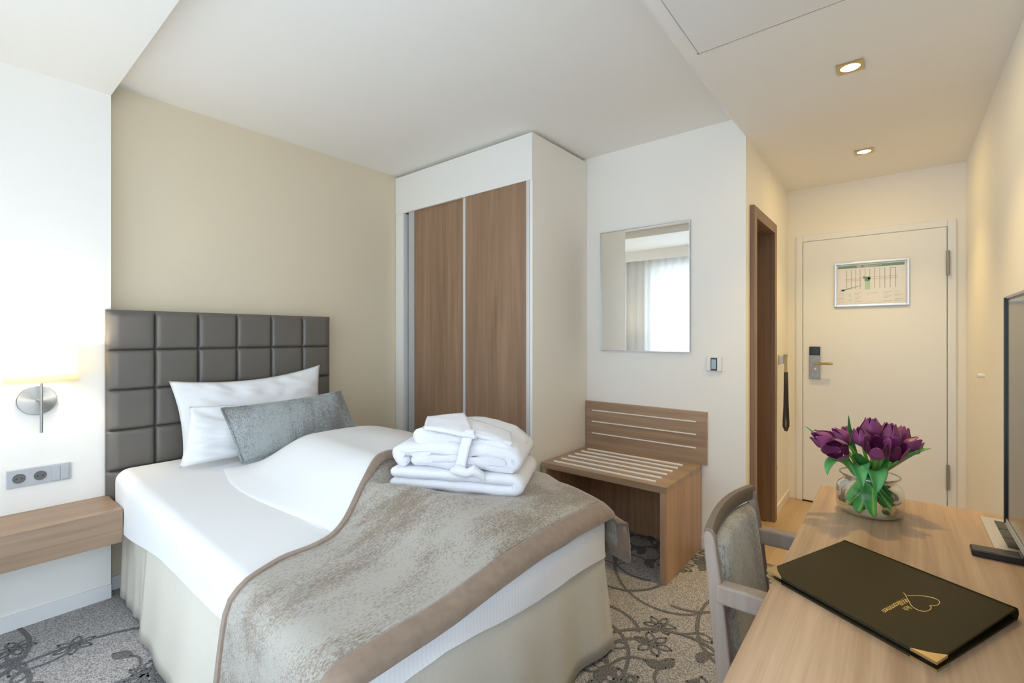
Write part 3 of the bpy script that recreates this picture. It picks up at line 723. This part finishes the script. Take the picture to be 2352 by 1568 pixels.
# bed throw: panel with taupe borders
Lx = [(0.498, -0.42), (0.499, -0.33), (0.500, -0.25), (0.501, -0.17), (0.503, -0.10), (0.506, -0.055), (0.516, -0.022), (0.535, -0.004), (0.56, 0.008)]
xs_ = Lx+[(0.56+(1.742-0.56)*i/44, 0.012) for i in range(1, 45)]+[(1.768, 0.006), (1.788, -0.008), (1.802, -0.03), (1.812, -0.065), (1.820, -0.11), (1.826, -0.17), (1.830, -0.235)]
Fy = [(0.910, -0.036), (0.911, -0.026), (0.914, -0.015), (0.922, -0.005), (0.934, 0.002), (0.946, 0.006), (0.958, 0.009)]
NT = 46
def throwp(i, t):
    x, dz = xs_[i]
    yt = ytop(x)
    nf = len(Fy)-1
    k = t*(NT)
    if k <= nf:
        a = int(min(k, nf-1e-6)); f_ = k-a
        y = Fy[a][0]+(Fy[a+1][0]-Fy[a][0])*f_; dy = Fy[a][1]+(Fy[a+1][1]-Fy[a][1])*f_
    else:
        y = 0.958+(yt-0.958)*(k-nf)/(NT-nf); dy = 0.010
    xc = max(0.56, min(1.742, x))
    z = Mz(y)+duv(xc, max(y, 0.93))+dz+dy-0.008
    if dz > 0: z += 0.004*ns(x*7, y*7, 5)
    xx, yy = x, y
    if dz < -0.03:
        h = -dz-0.03
        if x < 1: xx += -0.03*h+0.016*sin(y*11+1)*min(1, h*4); yy += 0.03*h
        else:
            g_ = sst(1.15, 0.92, y)*min(1, h*8)
            xx += 0.012*g_; yy -= 0.045*sst(1.15, 0.91, y)*min(1, h*30)
            z = Mz(y)+duv(xc, max(y, 0.93))*0.8+dz+0.002
    return (xx, yy, z)
nx_ = len(xs_)-1
tb0, tb1 = 5.9/NT, 1-1.7/NT
def strip(t0, t1, nt):
    q = MB(); q.grid(lambda u, v: throwp(round(u*nx_), t0+(t1-t0)*v), nx_, nt); return q
th = thing('bed_throw', (1.15, 1.2, 0.57), 'mottled grey and brown velvet throw with taupe borders over the bed foot', 'bed throw')
strip(tb0, tb1, 60).build('panel', 'throw', th, smooth=True, angle=180, solid=0.010)
strip(0.0, tb0, 14).build('border', 'border', th, smooth=True, angle=180, solid=0.014)
strip(tb1, 1.0, 4).build('border', 'border', th, smooth=True, angle=180, solid=0.020)

# pillows
def pillow(p00, p10, p11, p01, thick, bow=0.05, seed=0, wr=0.018, nn=40, flare=0.0):
    p00, p10, p11, p01 = map(Vector, (p00, p10, p11, p01))
    nrm = (p10-p00).cross(p01-p00).normalized()
    q = MB()
    def pt(u, v, side):
        a, b = 2*u-1, 2*v-1
        uu = 0.5+0.5*a*(1-bow*(1-b*b)); vv = 0.5+0.5*b*(1-(4.2 if b > 0 else 1.5)*bow*(1-a*a))
        p = p00*(1-uu)*(1-vv)+p10*uu*(1-vv)+p11*uu*vv+p01*(1-uu)*vv
        d = (max(0, 1-abs(a)**2.4)*max(0, 1-abs(b)**2.4))**0.55
        p = p+nrm*side*thick*0.5*d
        w_ = ns(a*2.1+seed, b*2.1, side+seed)+0.6*ns(a*5+seed, b*3.5, side*2+seed)+0.7*ns((a+b)*7+seed, (a-b)*1.5, seed)
        return p+nrm*wr*w_*min(1, d*3)
    n = nn
    idx = {}; vs = []
    def g(i, j, s):
        if i in (0, n) or j in (0, n): s = 0
        if (i, j, s) not in idx: idx[(i, j, s)] = len(vs); vs.append(pt(i/n, j/n, s))
        return idx[(i, j, s)]
    fs = []
    for s in (1, -1):
        for i in range(n):
            for j in range(n):
                f_ = (g(i, j, s), g(i+1, j, s), g(i+1, j+1, s), g(i, j+1, s)); fs.append(f_ if s > 0 else f_[::-1])
    q.add(vs, fs)
    rim = [pt(i/n, 0, 0) for i in range(n)]+[pt(1, j/n, 0) for j in range(n)]+[pt(1-i/n, 1, 0) for i in range(n)]+[pt(0, 1-j/n, 0) for j in range(n+1)]
    return q, rim
q, _ = pillow((0.805, 2.862, 0.665), (1.575, 2.862, 0.665), (1.582, 2.915, 1.115), (0.757, 2.915, 1.068), 0.13, 0.05, 3.1)
tag(q.build('pillow', 'linen', smooth=True, angle=180), 'large white pillow leaning against the grey leather headboard', 'pillow')
q, _ = pillow((0.735, 2.675, 0.662), (1.63, 2.68, 0.665), (1.64, 2.76, 0.945), (0.800, 2.75, 0.945), 0.12, 0.03, 8.4, 0.022)
tag(q.build('pillow', 'linen', smooth=True, angle=180), 'white pillow in the middle, behind the small grey patterned cushion', 'pillow')
cu = thing('cushion', (1.27, 2.57, 0.66), 'small grey blue patterned cushion standing in front of white pillows', 'cushion')
q, rim = pillow((0.965, 2.535, 0.665), (1.640, 2.55, 0.690), (1.540, 2.60, 0.968), (0.893, 2.60, 0.940), 0.10, 0.02, 1.7, 0.006)
q.build('cover', 'cushion', cu, smooth=True, angle=180)
q = MB(); q.tube(rim, 0.0055, 8, caps=False); q.build('piping', 'cushion', cu, smooth=True)

# towel and bathrobe stacked on the throw
FL = Vector((1.170, 1.605, 0)); UD = Vector((0.46872, -0.88335, 0)); VD = Vector((0.88335, 0.46872, 0))
def SP(s, z, v): return FL+UD*s+VD*v+Vector((0, 0, z))
def ribbon(path, th, v0, v1, seed=0, nv=10, amp=0.006, sk=0.0):
    # smooth the path
    P = [Vector(p) for p in path]
    for _ in range(3):
        Q = [P[0]]
        for a, b in zip(P, P[1:]): Q += [a*0.75+b*0.25, a*0.25+b*0.75]
        P = Q+[P[-1]]
    L, R = [], []
    for i, p in enumerate(P):
        t = (P[min(i+1, len(P)-1)]-P[max(i-1, 0)]).normalized(); nrm = Vector((-t.y, t.x))
        k = th*0.5*(1+0.10*ns(i*0.25, seed)); L.append(p+nrm*k); R.append(p-nrm*k)
    def cap(c, a, n=6):
        ang = math.atan2((a-c).y, (a-c).x); r = (a-c).length
        return [c+Vector((cos(ang-pi*i/(n+1)), sin(ang-pi*i/(n+1))))*r for i in range(1, n+1)]
    out = L+cap(P[-1], L[-1])+R[::-1]+cap(P[0], R[0])
    cen = P
    q = MB(); n = len(out); vs = []
    ctr = []
    for p in out:
        c = min(cen, key=lambda k: (k-p).length); ctr.append(c)
    for j in range(nv+1):
        w_ = j/nv; v = v0+(v1-v0)*w_
        f_ = 1.0 if 0 < j < nv else 0.35
        vv = v
        if j == 1: vv = v0+(v1-v0)*0.025
        if j == nv-1: vv = v1-(v1-v0)*0.025
        for p, c in zip(out, ctr):
            r = c+(p-c)*f_
            w2 = amp*(ns(r.x*9+seed, r.y*9, vv*9)+0.5*ns(r.x*24+seed, r.y*24, vv*20))
            vs.append(SP(r.x+sk*v, r.y+w2, vv+1.3*amp*ns(r.x*8, r.y*11+seed, 5)))
    fs = [(j*n+i, j*n+(i+1) % n, (j+1)*n+(i+1) % n, (j+1)*n+i) for j in range(nv) for i in range(n)]
    fs += [tuple(range(n))[::-1], tuple(nv*n+i for i in range(n))]
    q.add(vs, fs); return q
ZB = 0.004
q = ribbon([(0.015, 0.700), (0.25, 0.700), (0.50, 0.691), (0.535, 0.700), (0.54, 0.715), (0.525, 0.733), (0.49, 0.736), (0.25, 0.742), (0.02, 0.745)], 0.038, 0.0, 0.36, 2.0)
tag(q.build('folded_towel', 'towel', smooth=True, angle=70), 'white folded towel at the bottom of the stack on the throw', 'towel')
rb = thing('bathrobe', SP(0.27, 0.765, 0.18), 'white folded bathrobe with collar and tied belt on top of the towel', 'bathrobe')
q = ribbon([(0.11, 0.795), (0.30, 0.790), (0.48, 0.785), (0.52, 0.795), (0.525, 0.815), (0.49, 0.835), (0.40, 0.845), (0.20, 0.845), (0.045, 0.835), (0.02, 0.815), (0.05, 0.79)], 0.048, 0.015, 0.34, 5.0, amp=0.009)
q.build('lower_folds', 'towel', rb, smooth=True, angle=70)
q = ribbon([(0.505, 0.825), (0.44, 0.872), (0.35, 0.892), (0.24, 0.897), (0.115, 0.888)], 0.062, 0.03, 0.33, 9.0, amp=0.008)
q.build('upper_folds', 'towel', rb, smooth=True, angle=70)
q = ribbon([(0.14, 0.800), (0.24, 0.812), (0.33, 0.800), (0.42, 0.812), (0.47, 0.800)], 0.03, 0.004, 0.05, 12.0, amp=0.012)
q.build('front_fold', 'towel', rb, smooth=True, angle=70)
def plate(pts, name, bulge=0.01):
    q = MB(); A, Bq, C_, D = [Vector(p) for p in pts]
    def fn(u, v):
        p = A*(1-u)*(1-v)+Bq*u*(1-v)+C_*u*v+D*(1-u)*v
        return SP(p.x, p.y+bulge*sin(pi*u)*sin(pi*v)+0.004*ns(u*4, v*4, 2), p.z)
    q.grid(fn, 14, 10); q.build(name, 'towel', rb, smooth=True, angle=180, solid=0.016)
plate([(0.150, 0.930, 0.00), (0.368, 0.895, 0.005), (0.270, 0.965, 0.16), (0.110, 0.945, 0.14)], 'collar', 0.012)
plate([(0.345, 0.905, 0.015), (0.505, 0.868, 0.04), (0.470, 0.885, 0.18), (0.270, 0.945, 0.17)], 'collar', 0.008)
q = MB(); q.grid(lambda u, v: SP(0.335-0.035*u+0.042*(v-0.5), 0.925-0.165*u, -0.004+0.03*(1-u)**2-0.006*sin(pi*u)), 14, 4)
q.build('belt', 'towel', rb, smooth=True, angle=180, solid=0.012)
q = MB(); q.tube([SP(0.27, 0.765, -0.002), SP(0.30, 0.775, -0.02), SP(0.335, 0.765, -0.022), SP(0.36, 0.775, -0.012), SP(0.39, 0.755, -0.004), SP(0.40, 0.735, 0.0)], [0.012, 0.022, 0.018, 0.021, 0.016, 0.008], 12)
q.build('belt_knot', 'towel', rb, smooth=True)

# ------------------------------------------------------------------ desk
dk = thing('desk', (1.2, -0.07, 0), 'long oak desk along the right wall holding the tulips', 'desk')
DXA, DXB, DYA, DYB, DTZ = 0.12, 2.104, YR+0.002, 0.218, 0.741
B(DXA, DXB, DYA, DYB, DTZ-0.038, DTZ).build('desktop', 'desk', dk, bevel=0.002)
B(DXA+0.02, DXA+0.058, DYA+0.012, DYB-0.02, 0, DTZ-0.038).build('leg_panel', 'shelf', dk, bevel=0.002)
B(DXB-0.058, DXB-0.02, DYA+0.012, DYB-0.02, 0, DTZ-0.038).build('leg_panel', 'shelf', dk, bevel=0.002)
B(DXA+0.058, DXB-0.058, DYA+0.012, DYA+0.03, 0.40, DTZ-0.038).build('rear_board', 'shelf', dk)

# socket box let into the desktop
sb = thing('desk_socket_box', (1.90, -0.255, DTZ), 'silver cable outlet with black flap let into the desk beside the television', 'socket')
f = MB(); f.box(1.755, 2.045, -0.320, -0.200, DTZ, DTZ+0.003); f.build('face_plate', 'alu', sb, bevel=0.001)
for i in range(3):
    x0 = 1.785+i*0.078
    q = MB(); q.box(x0, x0+0.075, -0.298, -0.228, DTZ+0.002, DTZ+0.0045); q.build('flap', 'black', sb, bevel=0.001)

# television
tv = thing('television', (1.42, -0.25, DTZ), 'black flat television on two feet standing on the desk', 'television')
TX0, TX1, TY, TZ0, TZ1 = 0.94, 1.90, -0.240, 0.778, 1.408
B(TX0, TX1, TY-0.022, TY, TZ0, TZ1).build('casing', 'black', tv, bevel=0.002)
for x0 in (TX0, TX1-0.009): B(x0, x0+0.009, TY-0.001, TY+0.006, TZ0, TZ1).build('side_trim', 'black', tv, bevel=0.001)
B(TX0+0.010, TX1-0.010, TY-0.001, TY+0.0012, TZ0+0.018, TZ1-0.010).build('screen', 'screen', tv)
B(TX0, TX1, TY-0.024, TY+0.003, TZ0-0.006, TZ0+0.012).build('bezel', 'alud', tv, bevel=0.001); B(TX0, TX1, TY-0.024, TY+0.002, TZ1-0.004, TZ1+0.004).build('bezel', 'alud', tv, bevel=0.001)
B(TX0+0.12, TX1-0.12, TY-0.07, TY-0.022, TZ0+0.03, TZ1-0.22).build('rear_housing', 'black', tv, bevel=0.01)
for xc in (1.69, 1.0):
    q = MB()
    prof = [(-0.150, DTZ), (-0.148, DTZ+0.014), (-0.152, DTZ+0.017), (-0.240, DTZ+0.020), (-0.244, TZ0), (-0.258, TZ0), (-0.262, DTZ+0.020), (-0.325, DTZ+0.014), (-0.33, DTZ)]
    q.prism(prof, lambda a, b, d: (d, a, b), xc-0.022, xc+0.022); q.build('foot', 'black', tv, bevel=0.003)

# welcome folder
A4 = Vector((1.505, 0.107)); B4 = Vector((1.221, 0.232)); C4 = Vector((1.053, -0.052)); D4 = Vector((1.342, -0.183))
fo = thing('welcome_folder', (1.28, 0.03, DTZ), 'black leatherette folder with gold corners and heart emblem on the desk', 'folder')
def q4(u, v):   # u along A->B ... v from the spine A-D towards ... A=(0,0) B=(1,0) C=(1,1) D=(0,1)
    return A4*(1-u)*(1-v)+B4*u*(1-v)+C4*u*v+D4*(1-u)*v
def slab(name, mat, z0a, z0b, th_, inset=0.0, bev=0.0015):
    q = MB(); n = 16
    def fn(u, v, s):
        p = q4(inset+(1-2*inset)*u, inset+(1-2*inset)*v); z = z0a+(z0b-z0a)*u+0.0*v
        return (p.x, p.y, z+s*th_)
    vs = [fn(i/n, j/n, s) for s in (0, 1) for i in range(n+1) for j in range(n+1)]
    m = (n+1)*(n+1); fs = []
    for s in (0, 1):
        for i in range(n):
            for j in range(n):
                a = s*m+i*(n+1)+j; fs.append((a, a+1, a+n+2, a+n+1) if s else (a+n+1, a+n+2, a+1, a))
    ring = [i*(n+1) for i in range(n+1)]+[n*(n+1)+j for j in range(1, n+1)]+[i*(n+1)+n for i in range(n-1, -1, -1)]+[j for j in range(n-1, 0, -1)]
    k = len(ring)
    for i in range(k): fs.append((ring[i], ring[(i+1) % k], ring[(i+1) % k]+m, ring[i]+m))
    q.add(vs, fs); return q.build(name, mat, fo, bevel=bev)
# spine runs along A-D (u = 0); free edge B-C (u = 1)
slab('back_cover', 'folder', DTZ+0.0006, DTZ+0.0006, 0.0035)
slab('page_block', 'black', DTZ+0.0042, DTZ+0.0042, 0.004, 0.03)
slab('front_cover', 'folder', DTZ+0.020, DTZ+0.0135, 0.0035)
q = MB()
pts = []
for i in range(9):
    a_ = math.radians(90+180*i/8); pts.append((cos(a_)*0.011, sin(a_)*0.0118))
sp = (D4-A4); un = (A4-B4).normalized()
q.grid(lambda u, v: ((A4+sp*u).x+un.x*(-pts[round(v*8)][0]), (A4+sp*u).y+un.y*(-pts[round(v*8)][0]), DTZ+0.0122+pts[round(v*8)][1]), 12, 8)
q.build('spine', 'folder', fo, smooth=True, angle=180, solid=0.002)
def zf(u): return DTZ+0.020-0.0065*u+0.0035
for (u0, v0, su, sv) in ((1, 0, -1, 1), (1, 1, -1, -1)):
    for zt_, th_ in ((zf(1)+0.0006, 0.0050), (DTZ+0.0046, 0.0045)):
        q = MB(); k = 0.115
        tri = [(u0+0.004, v0-0.004*sv), (u0+su*k, v0-0.004*sv), (u0+su*0.05, v0+sv*0.05), (u0+0.004, v0+sv*k)]
        top_ = [(q4(*p).x, q4(*p).y, zt_+(0.0065*(1-p[0]) if zt_ > DTZ+0.01 else 0)) for p in tri]
        q.add([*top_, *[(a, b, c-th_) for a, b, c in top_]], [(0, 1, 2, 3), (7, 6, 5, 4)]+[(i, (i+1) % 4, (i+1) % 4+4, i+4) for i in range(4)])
        q.build('corner_cap', 'brass', fo)
# printed emblem: heart outline and lettering
O4 = Vector((1.29, -0.03)); R4 = Vector((-0.91627, 0.40056)); U4 = Vector((-0.40056, -0.91627))
def E4(r, u, h=0.0008):
    p = O4+R4*r+U4*u
    # height of the front cover here
    uu = max(0, min(1, (p-A4).dot((B4-A4).normalized())/(B4-A4).length))
    return Vector((p.x, p.y, zf(uu)+h))
heart = [(.0136, -.0137), (.0188, -.0081), (.029, -.0015), (.0439, .0094), (.0546, .0173), (.0596, .026), (.0599, .0327), (.0553, .0383), (.0478, .0405), (.0379, .0406), (.028, .0384), (.0233, .0342), (.0176, .0372), (.0097, .0403), (-.0011, .0399), (-.0097, .0372), (-.0153, .0326), (-.0162, .0246), (-.0113, .0158), (-.0023, .0077), (.0108, .0003), (.0199, -.0055)]
hp = []
for i in range(len(heart)-1):
    p0, p1, p2, p3 = [Vector(heart[max(0, min(len(heart)-1, i+k))]) for k in (-1, 0, 1, 2)]
    if i == 11: p0 = p1
    if i == 10: p3 = p2
    for s in range(5):
        t = s/5
        hp.append(0.5*((2*p1)+(p2-p0)*t+(2*p0-5*p1+4*p2-p3)*t*t+(3*p1-p0-3*p2+p3)*t**3))
q = MB(); q.tube([E4(p.x, p.y, 0.0003) for p in hp], 0.0009, 6); q.build('heart_outline', 'gold', fo)
def letters(txt, r0, u0, size, shear, wscale=1.0):
    cu_ = bpy.data.curves.new('txt', 'FONT'); cu_.body = txt; cu_.size = size; cu_.shear = shear; cu_.resolution_u = 3
    to = bpy.data.objects.new('txt', cu_); COL.objects.link(to)
    dg = bpy.context.evaluated_depsgraph_get(); dg.update()
    me = to.evaluated_get(dg).to_mesh()
    q = MB(); q.add([E4(r0+v.co.x*wscale, u0+v.co.y, 0.0007) for v in me.vertices], [tuple(p.vertices) for p in me.polygons])
    to.evaluated_get(dg).to_mesh_clear(); bpy.data.objects.remove(to)
    q.build('lettering', 'gold', fo)
letters('Willkommen', 0.0335, -0.004, 0.0178, 0.4, 0.97)
letters('lich', 0.060, 0.0125, 0.0150, 0.35, 1.0)

# ------------------------------------------------------------------ desk chair
ch = thing('desk_chair', (1.46, 0.2, 0), 'wooden armchair with mottled velvet back pushed under the desk', 'chair')
CX0, CX1 = 1.235, 1.672
def post(x, sgn):
    q = MB(); pts = [(0.480, 0.0), (0.345, 0.30), (0.325, 0.44), (0.348, 0.66), (0.364, 0.795), (0.366, 0.810)]
    n = len(pts); vs = []
    for i, (y, z) in enumerate(pts):
        hw = [0.018, 0.019, 0.019, 0.018, 0.014, 0.008][i]; hx = 0.013
        vs += [(x-hx, y-hw, z), (x+hx, y-hw, z), (x+hx, y+hw, z), (x-hx, y+hw, z)]
    q.add(vs, [(4*i+k, 4*i+(k+1) % 4, 4*i+4+(k+1) % 4, 4*i+4+k) for i in range(n-1) for k in range(4)]+[(3, 2, 1, 0), tuple(4*(n-1)+k for k in range(4))])
    return q
post(CX0, 1).build('rear_leg', 'chair', ch, bevel=0.006, seg=3)
post(CX1, 1).build('rear_leg', 'chair', ch, bevel=0.006, seg=3)
# curved top rail
def arc(u): return 0.022*(1-(2*u-1)**2)
q = MB(); nr = 20; vs = []
for i in range(nr+1):
    u = i/nr; x = CX0-0.004+(CX1-CX0+0.008)*u; y = 0.366+arc(u)
    for dy, dz in ((-0.012, -0.036), (0.008, -0.036), (0.012, -0.008), (0.007, 0.004), (-0.009, 0.004), (-0.014, -0.006)):
        vs.append((x, y+dy, 0.812+dz+0.008*sin(pi*u)))
q.add(vs, [(6*i+k, 6*i+(k+1) % 6, 6*i+6+(k+1) % 6, 6*i+6+k) for i in range(nr) for k in range(6)]+[(5, 4, 3, 2, 1, 0), tuple(6*nr+k for k in range(6))])
q.build('top_rail', 'chairx', ch, smooth=True, angle=50)
# padded back
q = MB()
def pad(u, v, s):
    uu = 0.06+0.88*u; x = CX0+0.012+(CX1-CX0-0.024)*uu; z = 0.47+v*(0.770-0.47+0.008*sin(pi*uu))
    yb = 0.335+(z-0.45)*0.115+arc(uu)*(0.5+0.5*v)
    d = (max(0, 1-abs(2*u-1)**14)*max(0, 1-abs(2*v-1)**12))**0.4
    return (x, yb-0.012+(-0.030*d if s > 0 else 0.012*d), z)
n = 24; idx = {}; vs = []; fs = []
def gk(i, j, s):
    if i in (0, n) or j in (0, n): s = 0
    if (i, j, s) not in idx: idx[(i, j, s)] = len(vs); vs.append(pad(i/n, j/n, s if s else -1))
    return idx[(i, j, s)]
for s in (1, -1):
    for i in range(n):
        for j in range(n):
            f_ = (gk(i, j, s), gk(i+1, j, s), gk(i+1, j+1, s), gk(i, j+1, s)); fs.append(f_ if s > 0 else f_[::-1])
q.add(vs, fs); q.build('back_pad', 'chairfab', ch, smooth=True, angle=180)
for x in (CX0, CX1):
    q = MB(); vs = []
    pts = [(0.345, 0.682), (0.25, 0.684), (0.12, 0.676), (-0.02, 0.660)]
    for i, (y, z) in enumerate(pts):
        hw = [0.019, 0.021, 0.022, 0.018][i]
        vs += [(x-hw, y, z-0.042), (x+hw, y, z-0.042), (x+hw, y, z+0.006), (x-hw, y, z+0.006)]
    q.add(vs, [(4*i+k, 4*i+(k+1) % 4, 4*i+4+(k+1) % 4, 4*i+4+k) for i in range(3) for k in range(4)]+[(3, 2, 1, 0), (12, 13, 14, 15)])
    q.build('armrest', 'chair', ch, bevel=0.006, seg=3)
    q = MB(); vs = []
    for i, (y, z) in enumerate([(-0.10, 0.0), (-0.06, 0.45), (-0.01, 0.635)]):
        hw = [0.016, 0.021, 0.019][i]; vs += [(x-0.017, y-hw, z), (x+0.017, y-hw, z), (x+0.017, y+hw, z), (x-0.017, y+hw, z)]
    q.add(vs, [(4*i+k, 4*i+(k+1) % 4, 4*i+4+(k+1) % 4, 4*i+4+k) for i in range(2) for k in range(4)]+[(3, 2, 1, 0), (8, 9, 10, 11)])
    q.build('front_leg', 'chair', ch, bevel=0.005)
q = MB(); q.box(CX0+0.0, CX1-0.0, -0.08, 0.335, 0.355, 0.40); q.build('seat_frame', 'chairx', ch, bevel=0.006)
q = MB(); q.grid(lambda u, v: (CX0+0.02+(CX1-CX0-0.04)*u, -0.085+v*0.40, 0.40+0.055*(max(0, 1-abs(2*u-1)**5)*max(0, 1-abs(2*v-1)**5))**0.5), 20, 20); q.build('seat_pad', 'chairfab', ch, smooth=True, angle=180)

# ------------------------------------------------------------------ vase and tulips
VC = Vector((1.874, 0.066, DTZ))
va = thing('glass_vase', VC, 'round clear glass vase of water on the far end of the desk', 'vase')
outer = [(0.0, 0.002), (0.064, 0.002), (0.075, 0.007), (0.0790, 0.018), (0.0800, 0.045), (0.0795, 0.074), (0.074, 0.088), (0.064, 0.097), (0.060, 0.103), (0.064, 0.113), (0.070, 0.120)]
outer = [(r*1.10, z) for r, z in outer]
q = MB(); q.lathe(outer, VC, 48); q.build('bowl', 'glass', va, smooth=True, angle=180)
q = MB(); q.tube([VC+Vector((0.0775*cos(2*pi*i/40), 0.0775*sin(2*pi*i/40), 0.1205)) for i in range(41)], 0.0022, 8, caps=False); q.build('rim', 'glass', va, smooth=True)
wat = [(0.0, 0.007), (0.060, 0.007), (0.0725, 0.020), (0.0750, 0.045), (0.0735, 0.070), (0.0, 0.0705)]
wat = [(r*1.12, z) for r, z in wat]
q = MB(); q.lathe(wat, VC, 40); q.build('water', 'water', va, smooth=True, angle=50)
def bez(pts, n):
    P = [Vector(p) for p in pts]; out = []
    for i in range(n+1):
        Q = P[:]; t = i/n
        while len(Q) > 1: Q = [a*(1-t)+b*t for a, b in zip(Q, Q[1:])]
        out.append(Q[0])
    return out
rt = random.Random(5)
def tulip(head, size, opn, label, dark=False, lean=None, leaves=()):
    size *= 1.22
    """head: centre of the blossom; the stem crosses the vase to its far foot"""
    H = Vector(head); out = (H-VC); out.z = 0
    ax = Vector((out.x*2.6, out.y*2.6, 0.16)) if lean is None else Vector(lean)
    ax.normalize()
    hb_ = H-ax*size*0.5
    od = out.normalized()*0.062 if out.length > 0.02 else Vector((0, 0.02, 0))
    base_ = VC+Vector((-od.x+rt.uniform(-.025, .025), -od.y+rt.uniform(-.025, .025), 0.012))
    r2 = math.hypot(base_.x-VC.x, base_.y-VC.y)
    if r2 > 0.072: base_.x = VC.x+(base_.x-VC.x)*0.072/r2; base_.y = VC.y+(base_.y-VC.y)*0.072/r2
    neck = VC+Vector((out.x*0.26+rt.uniform(-.012, .012), out.y*0.26+rt.uniform(-.012, .012), 0.115))
    nr_ = math.hypot(neck.x-VC.x, neck.y-VC.y)
    if nr_ > 0.045: neck.x = VC.x+(neck.x-VC.x)*0.045/nr_; neck.y = VC.y+(neck.y-VC.y)*0.045/nr_
    t = thing('tulip', base_, label, 'flower', 'tulips in the glass vase')
    st = bez([base_, base_.lerp(neck, 0.7), neck, hb_-ax*0.05, hb_], 14)
    q = MB(); q.tube(st, 0.0046, 8); q.build('stem', 'stem', t, smooth=True)
    a1 = ax.cross(Vector((0.3, 0.2, 1))).normalized() if abs(ax.z) < 0.99 else Vector((1, 0, 0)); a2 = ax.cross(a1)
    ph = rt.uniform(0, 2*pi)
    for k in range(6):
        inner = k % 2; rr0 = size*(0.42 if not inner else 0.37); phi = ph+k*pi/3
        op = opn*(1.0 if not inner else 0.8)
        def fn(u, v):
            s = v*0.98
            R = rr0*(sin(min(1.0, s*1.75+0.06)*pi/2))*(1-0.62*(1-op)*sst(0.45, 1.0, s))+op*rr0*0.45*sst(0.45, 1, s)
            wang = 0.66*(max(0, 1-s**3.2))**0.55*(0.55+0.45*min(1, s*2.2))
            a = (2*u-1)*wang; Ru = R*(1+0.06*abs(2*u-1))
            d = a1*cos(phi+a)+a2*sin(phi+a)
            return hb_+ax*(size*1.06*s)+d*Ru
        q = MB(); q.grid(fn, 8, 12)
        q.build('petal', 'petald' if (dark and inner) else 'petal', t, smooth=True, angle=180, solid=0.0014)
    low = [(base_, base_.lerp(neck, 0.45)+Vector((-out.y, out.x, 0)).normalized()*0.026, neck+Vector((0, 0, 0.0)), neck+out*0.35+Vector((0, 0, 0.055)), 0.022)]
    up = [(neck, a, b, c, 1.25*d) for a, b, c, d in leaves]
    for (p0, p1, p2, p3, wl_) in low+up:
        pts = bez([p0, p1, p2, p3], 14); q = MB()
        side = (Vector(p3)-Vector(p0)).cross(Vector((0, 0, 1))); side.normalize()
        def lf(u, v):
            i = round(v*14); p = pts[i]; tt = (pts[min(14, i+1)]-pts[max(0, i-1)]).normalized()
            sd = (side-tt*side.dot(tt)).normalized(); nn_ = sd.cross(tt)
            wd_ = wl_*(sin(pi*min(1, v*0.93+0.07))**0.75)
            return p+sd*(2*u-1)*wd_+nn_*(abs(2*u-1)**1.5)*wd_*0.45
        q.grid(lf, 6, 14); q.build('leaf', 'leaf', t, smooth=True, angle=180, solid=0.001)
def V(a, b, c): return (VC.x+a, VC.y+b, VC.z+c)
tulip((1.786, 0.178, 0.972), 0.056, 0.15, 'leftmost purple tulip, leaning far out over the vase', leaves=[(V(-.06, .05, .16), V(-.11, .10, .20), V(-.12, .10, .125), 0.017)])
tulip((1.743, 0.136, 0.953), 0.060, 0.55, 'open purple tulip drooping at the front left of the bunch', True, lean=(-0.75, 0.30, 0.12), leaves=[(V(-.05, .02, .15), V(-.12, .03, .21), V(-.115, .01, .105), 0.024)])
tulip((1.857, 0.139, 0.970), 0.052, 0.1, 'purple tulip just right of the leftmost one, half hidden', lean=(-0.25, 0.6, 0.7), leaves=[(V(-.02, .08, .17), V(-.02, .13, .22), V(-.05, .17, .262), 0.013)])
tulip((1.909, 0.123, 0.972), 0.046, 0.05, 'small reddish purple tulip bud between leaves, left of centre', lean=(0.1, 0.3, 0.9), leaves=[(V(.0, .05, .17), V(.01, .06, .24), V(.02, .055, .300), 0.012)])
tulip((1.848, 0.085, 0.978), 0.052, 0.12, 'pale purple tulip standing in front, left of the topmost one', lean=(-0.3, 0.15, 0.9), leaves=[(V(-.04, .03, .16), V(-.08, .04, .22), V(-.13, .05, .185), 0.016)])
tulip((1.905, 0.062, 0.996), 0.062, 0.08, 'topmost purple tulip standing upright in the middle', lean=(-0.05, 0.0, 1))
tulip((1.806, 0.046, 0.953), 0.060, 0.62, 'wide open dark plum tulip at the front centre', True, lean=(-0.45, -0.05, 0.75), leaves=[(V(-.06, -.01, .14), V(-.12, -.03, .20), V(-.12, -.02, .09), 0.024)])
tulip((1.917, 0.018, 0.984), 0.060, 0.1, 'large purple tulip high up, right of the topmost one', lean=(0.05, -0.12, 1))
tulip((1.962, 0.022, 0.955), 0.046, 0.1, 'small purple tulip tucked low behind the open front ones', lean=(0.2, -0.15, 0.9))
tulip((1.850, 0.004, 0.945), 0.056, 0.60, 'open dark plum tulip at the front right', True, lean=(-0.3, -0.2, 0.8), leaves=[(V(-.02, -.04, .14), V(-.02, -.09, .19), V(-.02, -.12, .22), 0.015)])
tulip((1.993, -0.012, 0.975), 0.048, 0.1, 'narrow purple tulip at the upper right of the bunch', lean=(0.25, -0.3, 0.8), leaves=[(V(.03, -.04, .15), V(.05, -.06, .20), V(.04, -.04, .235), 0.013)])
tulip((1.947, -0.036, 0.952), 0.052, 0.12, 'rightmost purple tulip, cupped by a long green leaf', lean=(0.2, -0.6, 0.55), leaves=[(V(.02, -.05, .13), V(.03, -.09, .19), V(.06, -.15, .215), 0.018)])
